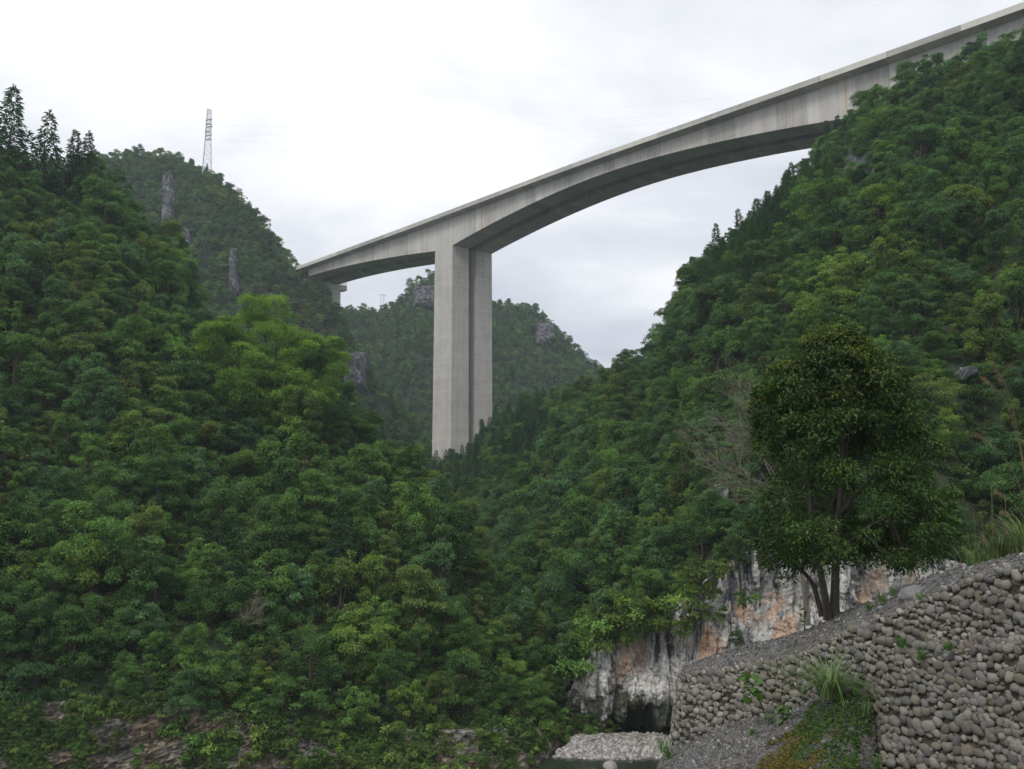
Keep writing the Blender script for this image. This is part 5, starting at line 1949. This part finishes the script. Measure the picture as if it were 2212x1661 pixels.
LEAVES = [leaf_plate(r_g, 1.0) for _ in range(4)]
for nme, u, v, Y, h, nl, L, lab in [('broadleaf_plant', 1655, 1545, 24.6, 0.0, 20, 0.25, 'young plant with broad bright green leaves leaning out over the cobble wall'),
                                    ('broadleaf_plant', 1690, 1556, 23.9, 0.30, 10, 0.21, 'low plant with a few broad leaves at the foot of the cobble wall'),
                                    ('sapling', 1737, 1356, 26.9, 0.55, 22, 0.11, 'small leafy sapling on the gravel crest left of the trunks')]:
    b0 = at(u, v, Y)
    pl = thing(nme, lab, 'plant', b0)
    pp = Y / F
    if h == 0.0:
        stem = np.array([((a - u) * pp, -0.25 * t_, (v - b_) * pp) for (a, b_), t_ in zip([(1655, 1545), (1640, 1515), (1622, 1480), (1606, 1455)], (0, 0.6, 1, 1.2))])
    else:
        stem = np.array([(0, 0, -0.1), (0.02, -0.02, h * 0.5), (0.0, -0.05, h)])
    q = QB(); q.tube(stem, np.linspace(0.016, 0.007, len(stem)), 5); obj('stem', q.mesh('stem', [M_BARK]), pl)
    for i in range(nl):
        f = r_g.uniform(0.45 if h == 0.0 else 0.25, 1.0)
        c = np.array([np.interp(f, np.linspace(0, 1, len(stem)), stem[:, j]) for j in range(3)])
        o = obj('leaf', LEAVES[i % 4], pl, c + r_g.normal(size=3) * np.array([0.10, 0.06, 0.04]) * (1 if h == 0 else 0.5), (r_g.normal() * 0.3, r_g.uniform(-0.1, 0.7), r_g.uniform(0, 6.28)), L * r_g.uniform(0.6, 1.15))

# creeping ground cover on the heap below the wall
POLY = np.array([(1720, 1545), (1800, 1515), (1888, 1512), (1895, 1575), (1880, 1625), (1855, 1661), (1830, 1720), (1610, 1720), (1640, 1661), (1690, 1600)], float)


def inside(u, v, poly):
    c = np.zeros(len(u), bool)
    j = len(poly) - 1
    for i in range(len(poly)):
        xi, yi = poly[i]; xj, yj = poly[j]
        c ^= ((yi > v) != (yj > v)) & (u < (xj - xi) * (v - yi) / (yj - yi + 1e-9) + xi)
        j = i
    return c


P, nn, _ = sample_surface(AG[8:], 90000, r_g)
u, v, d = project(P)
jit = 44 * fbm(P / 0.45, 4, 5)
k = inside(u + jit, v + jit * 0.7, POLY) & (fbm(P / 0.4, 3, 505) + r_g.random(len(P)) * 0.5 > -0.02)
P, u, v = P[k], u[k], v[k]
q = QB()
n = len(P)
hgt = np.clip(0.10 + 0.14 * fbm(P / 0.35, 3, 77), 0.01, 0.3) * r_g.random(n) ** 0.5
yel = (fbm(P / 0.55, 3, 88) + 0.30 * ((v - 1600) / 60.0).clip(-1, 1) - 0.5 * ((u - 1760) / 80.0).clip(-1, 1) + 0.35 * r_g.normal(size=n)) > 0.25
C = P + np.array([0, 0, 1.0]) * hgt[:, None]
nv_ = unit(np.array([0, -0.2, 1.0]) + r_g.normal(size=(n, 3)) * 0.45)
tv_ = unit(r_g.normal(size=(n, 3)) * np.array([1, 1, 0.3]) + np.array([0, -0.3, -0.2]))
L = r_g.uniform(0.035, 0.075, n)
for mm in (0, 1):
    s_ = yel == bool(mm)
    q.leaves(C[s_], nv_[s_], tv_[s_], L[s_], L[s_] * 0.75, mm, np.clip(0.5 + r_g.normal(size=int(s_.sum())) * 0.25, 0, 1))
gcv = obj('ground_cover', q.mesh('ground_cover', [M_COVER, M_COVERY]))
tag(gcv, kind='stuff')

# small weeds rooted in the gravel and wall joints
weeds = [(1445, 1640, 26.4, 0.5), (1432, 1625, 27.2, 0.45), (1625, 1590, 24.4, 0.22), (1560, 1625, 24.6, 0.2), (1905, 1300, 23.2, 0.3), (1930, 1285, 23.0, 0.25), (2058, 1262, 21.4, 0.28), (1880, 1320, 23.6, 0.22), (1990, 1300, 20.9, 0.22),
         (1700, 1545, 23.9, 0.35), (1660, 1560, 24.3, 0.3), (1850, 1500, 21.8, 0.4), (1870, 1545, 21.2, 0.35), (1990, 1425, 19.7, 0.28), (2050, 1405, 19.0, 0.22), (1948, 1400, 20.2, 0.3), (1890, 1660, 19.0, 0.35), (1590, 1640, 23.6, 0.2), (2100, 1228, 21.9, 0.25), (1735, 1500, 23.2, 0.3)]
for u, v, Y, s in weeds:
    b0 = at(u, v, Y)
    wd = thing('weed', f"small green weed in gravel, {words_(u / 22.12)} percent across, {words_(min(99, v / 16.61))} percent down", 'weed', b0, group='weeds in the gravel')
    q = QB(); blades(q, np.zeros(3), 26, s * 1.1, 0.6, r_g, 0.008, 0, s * 0.3, 0.5)
    k = 40
    q.leaves(r_g.normal(size=(k, 3)) * s * 0.22 + np.array([0, 0, s * 0.4]), unit(r_g.normal(size=(k, 3)) + np.array([0, 0, 1.0])), unit(r_g.normal(size=(k, 3))), 0.06, 0.035, 0, 0.5)
    obj('leaves', q.mesh('leaves', [M_GRASS if r_g.random() < 0.4 else M_PLANT]), wd)['kind'] = 'stuff'
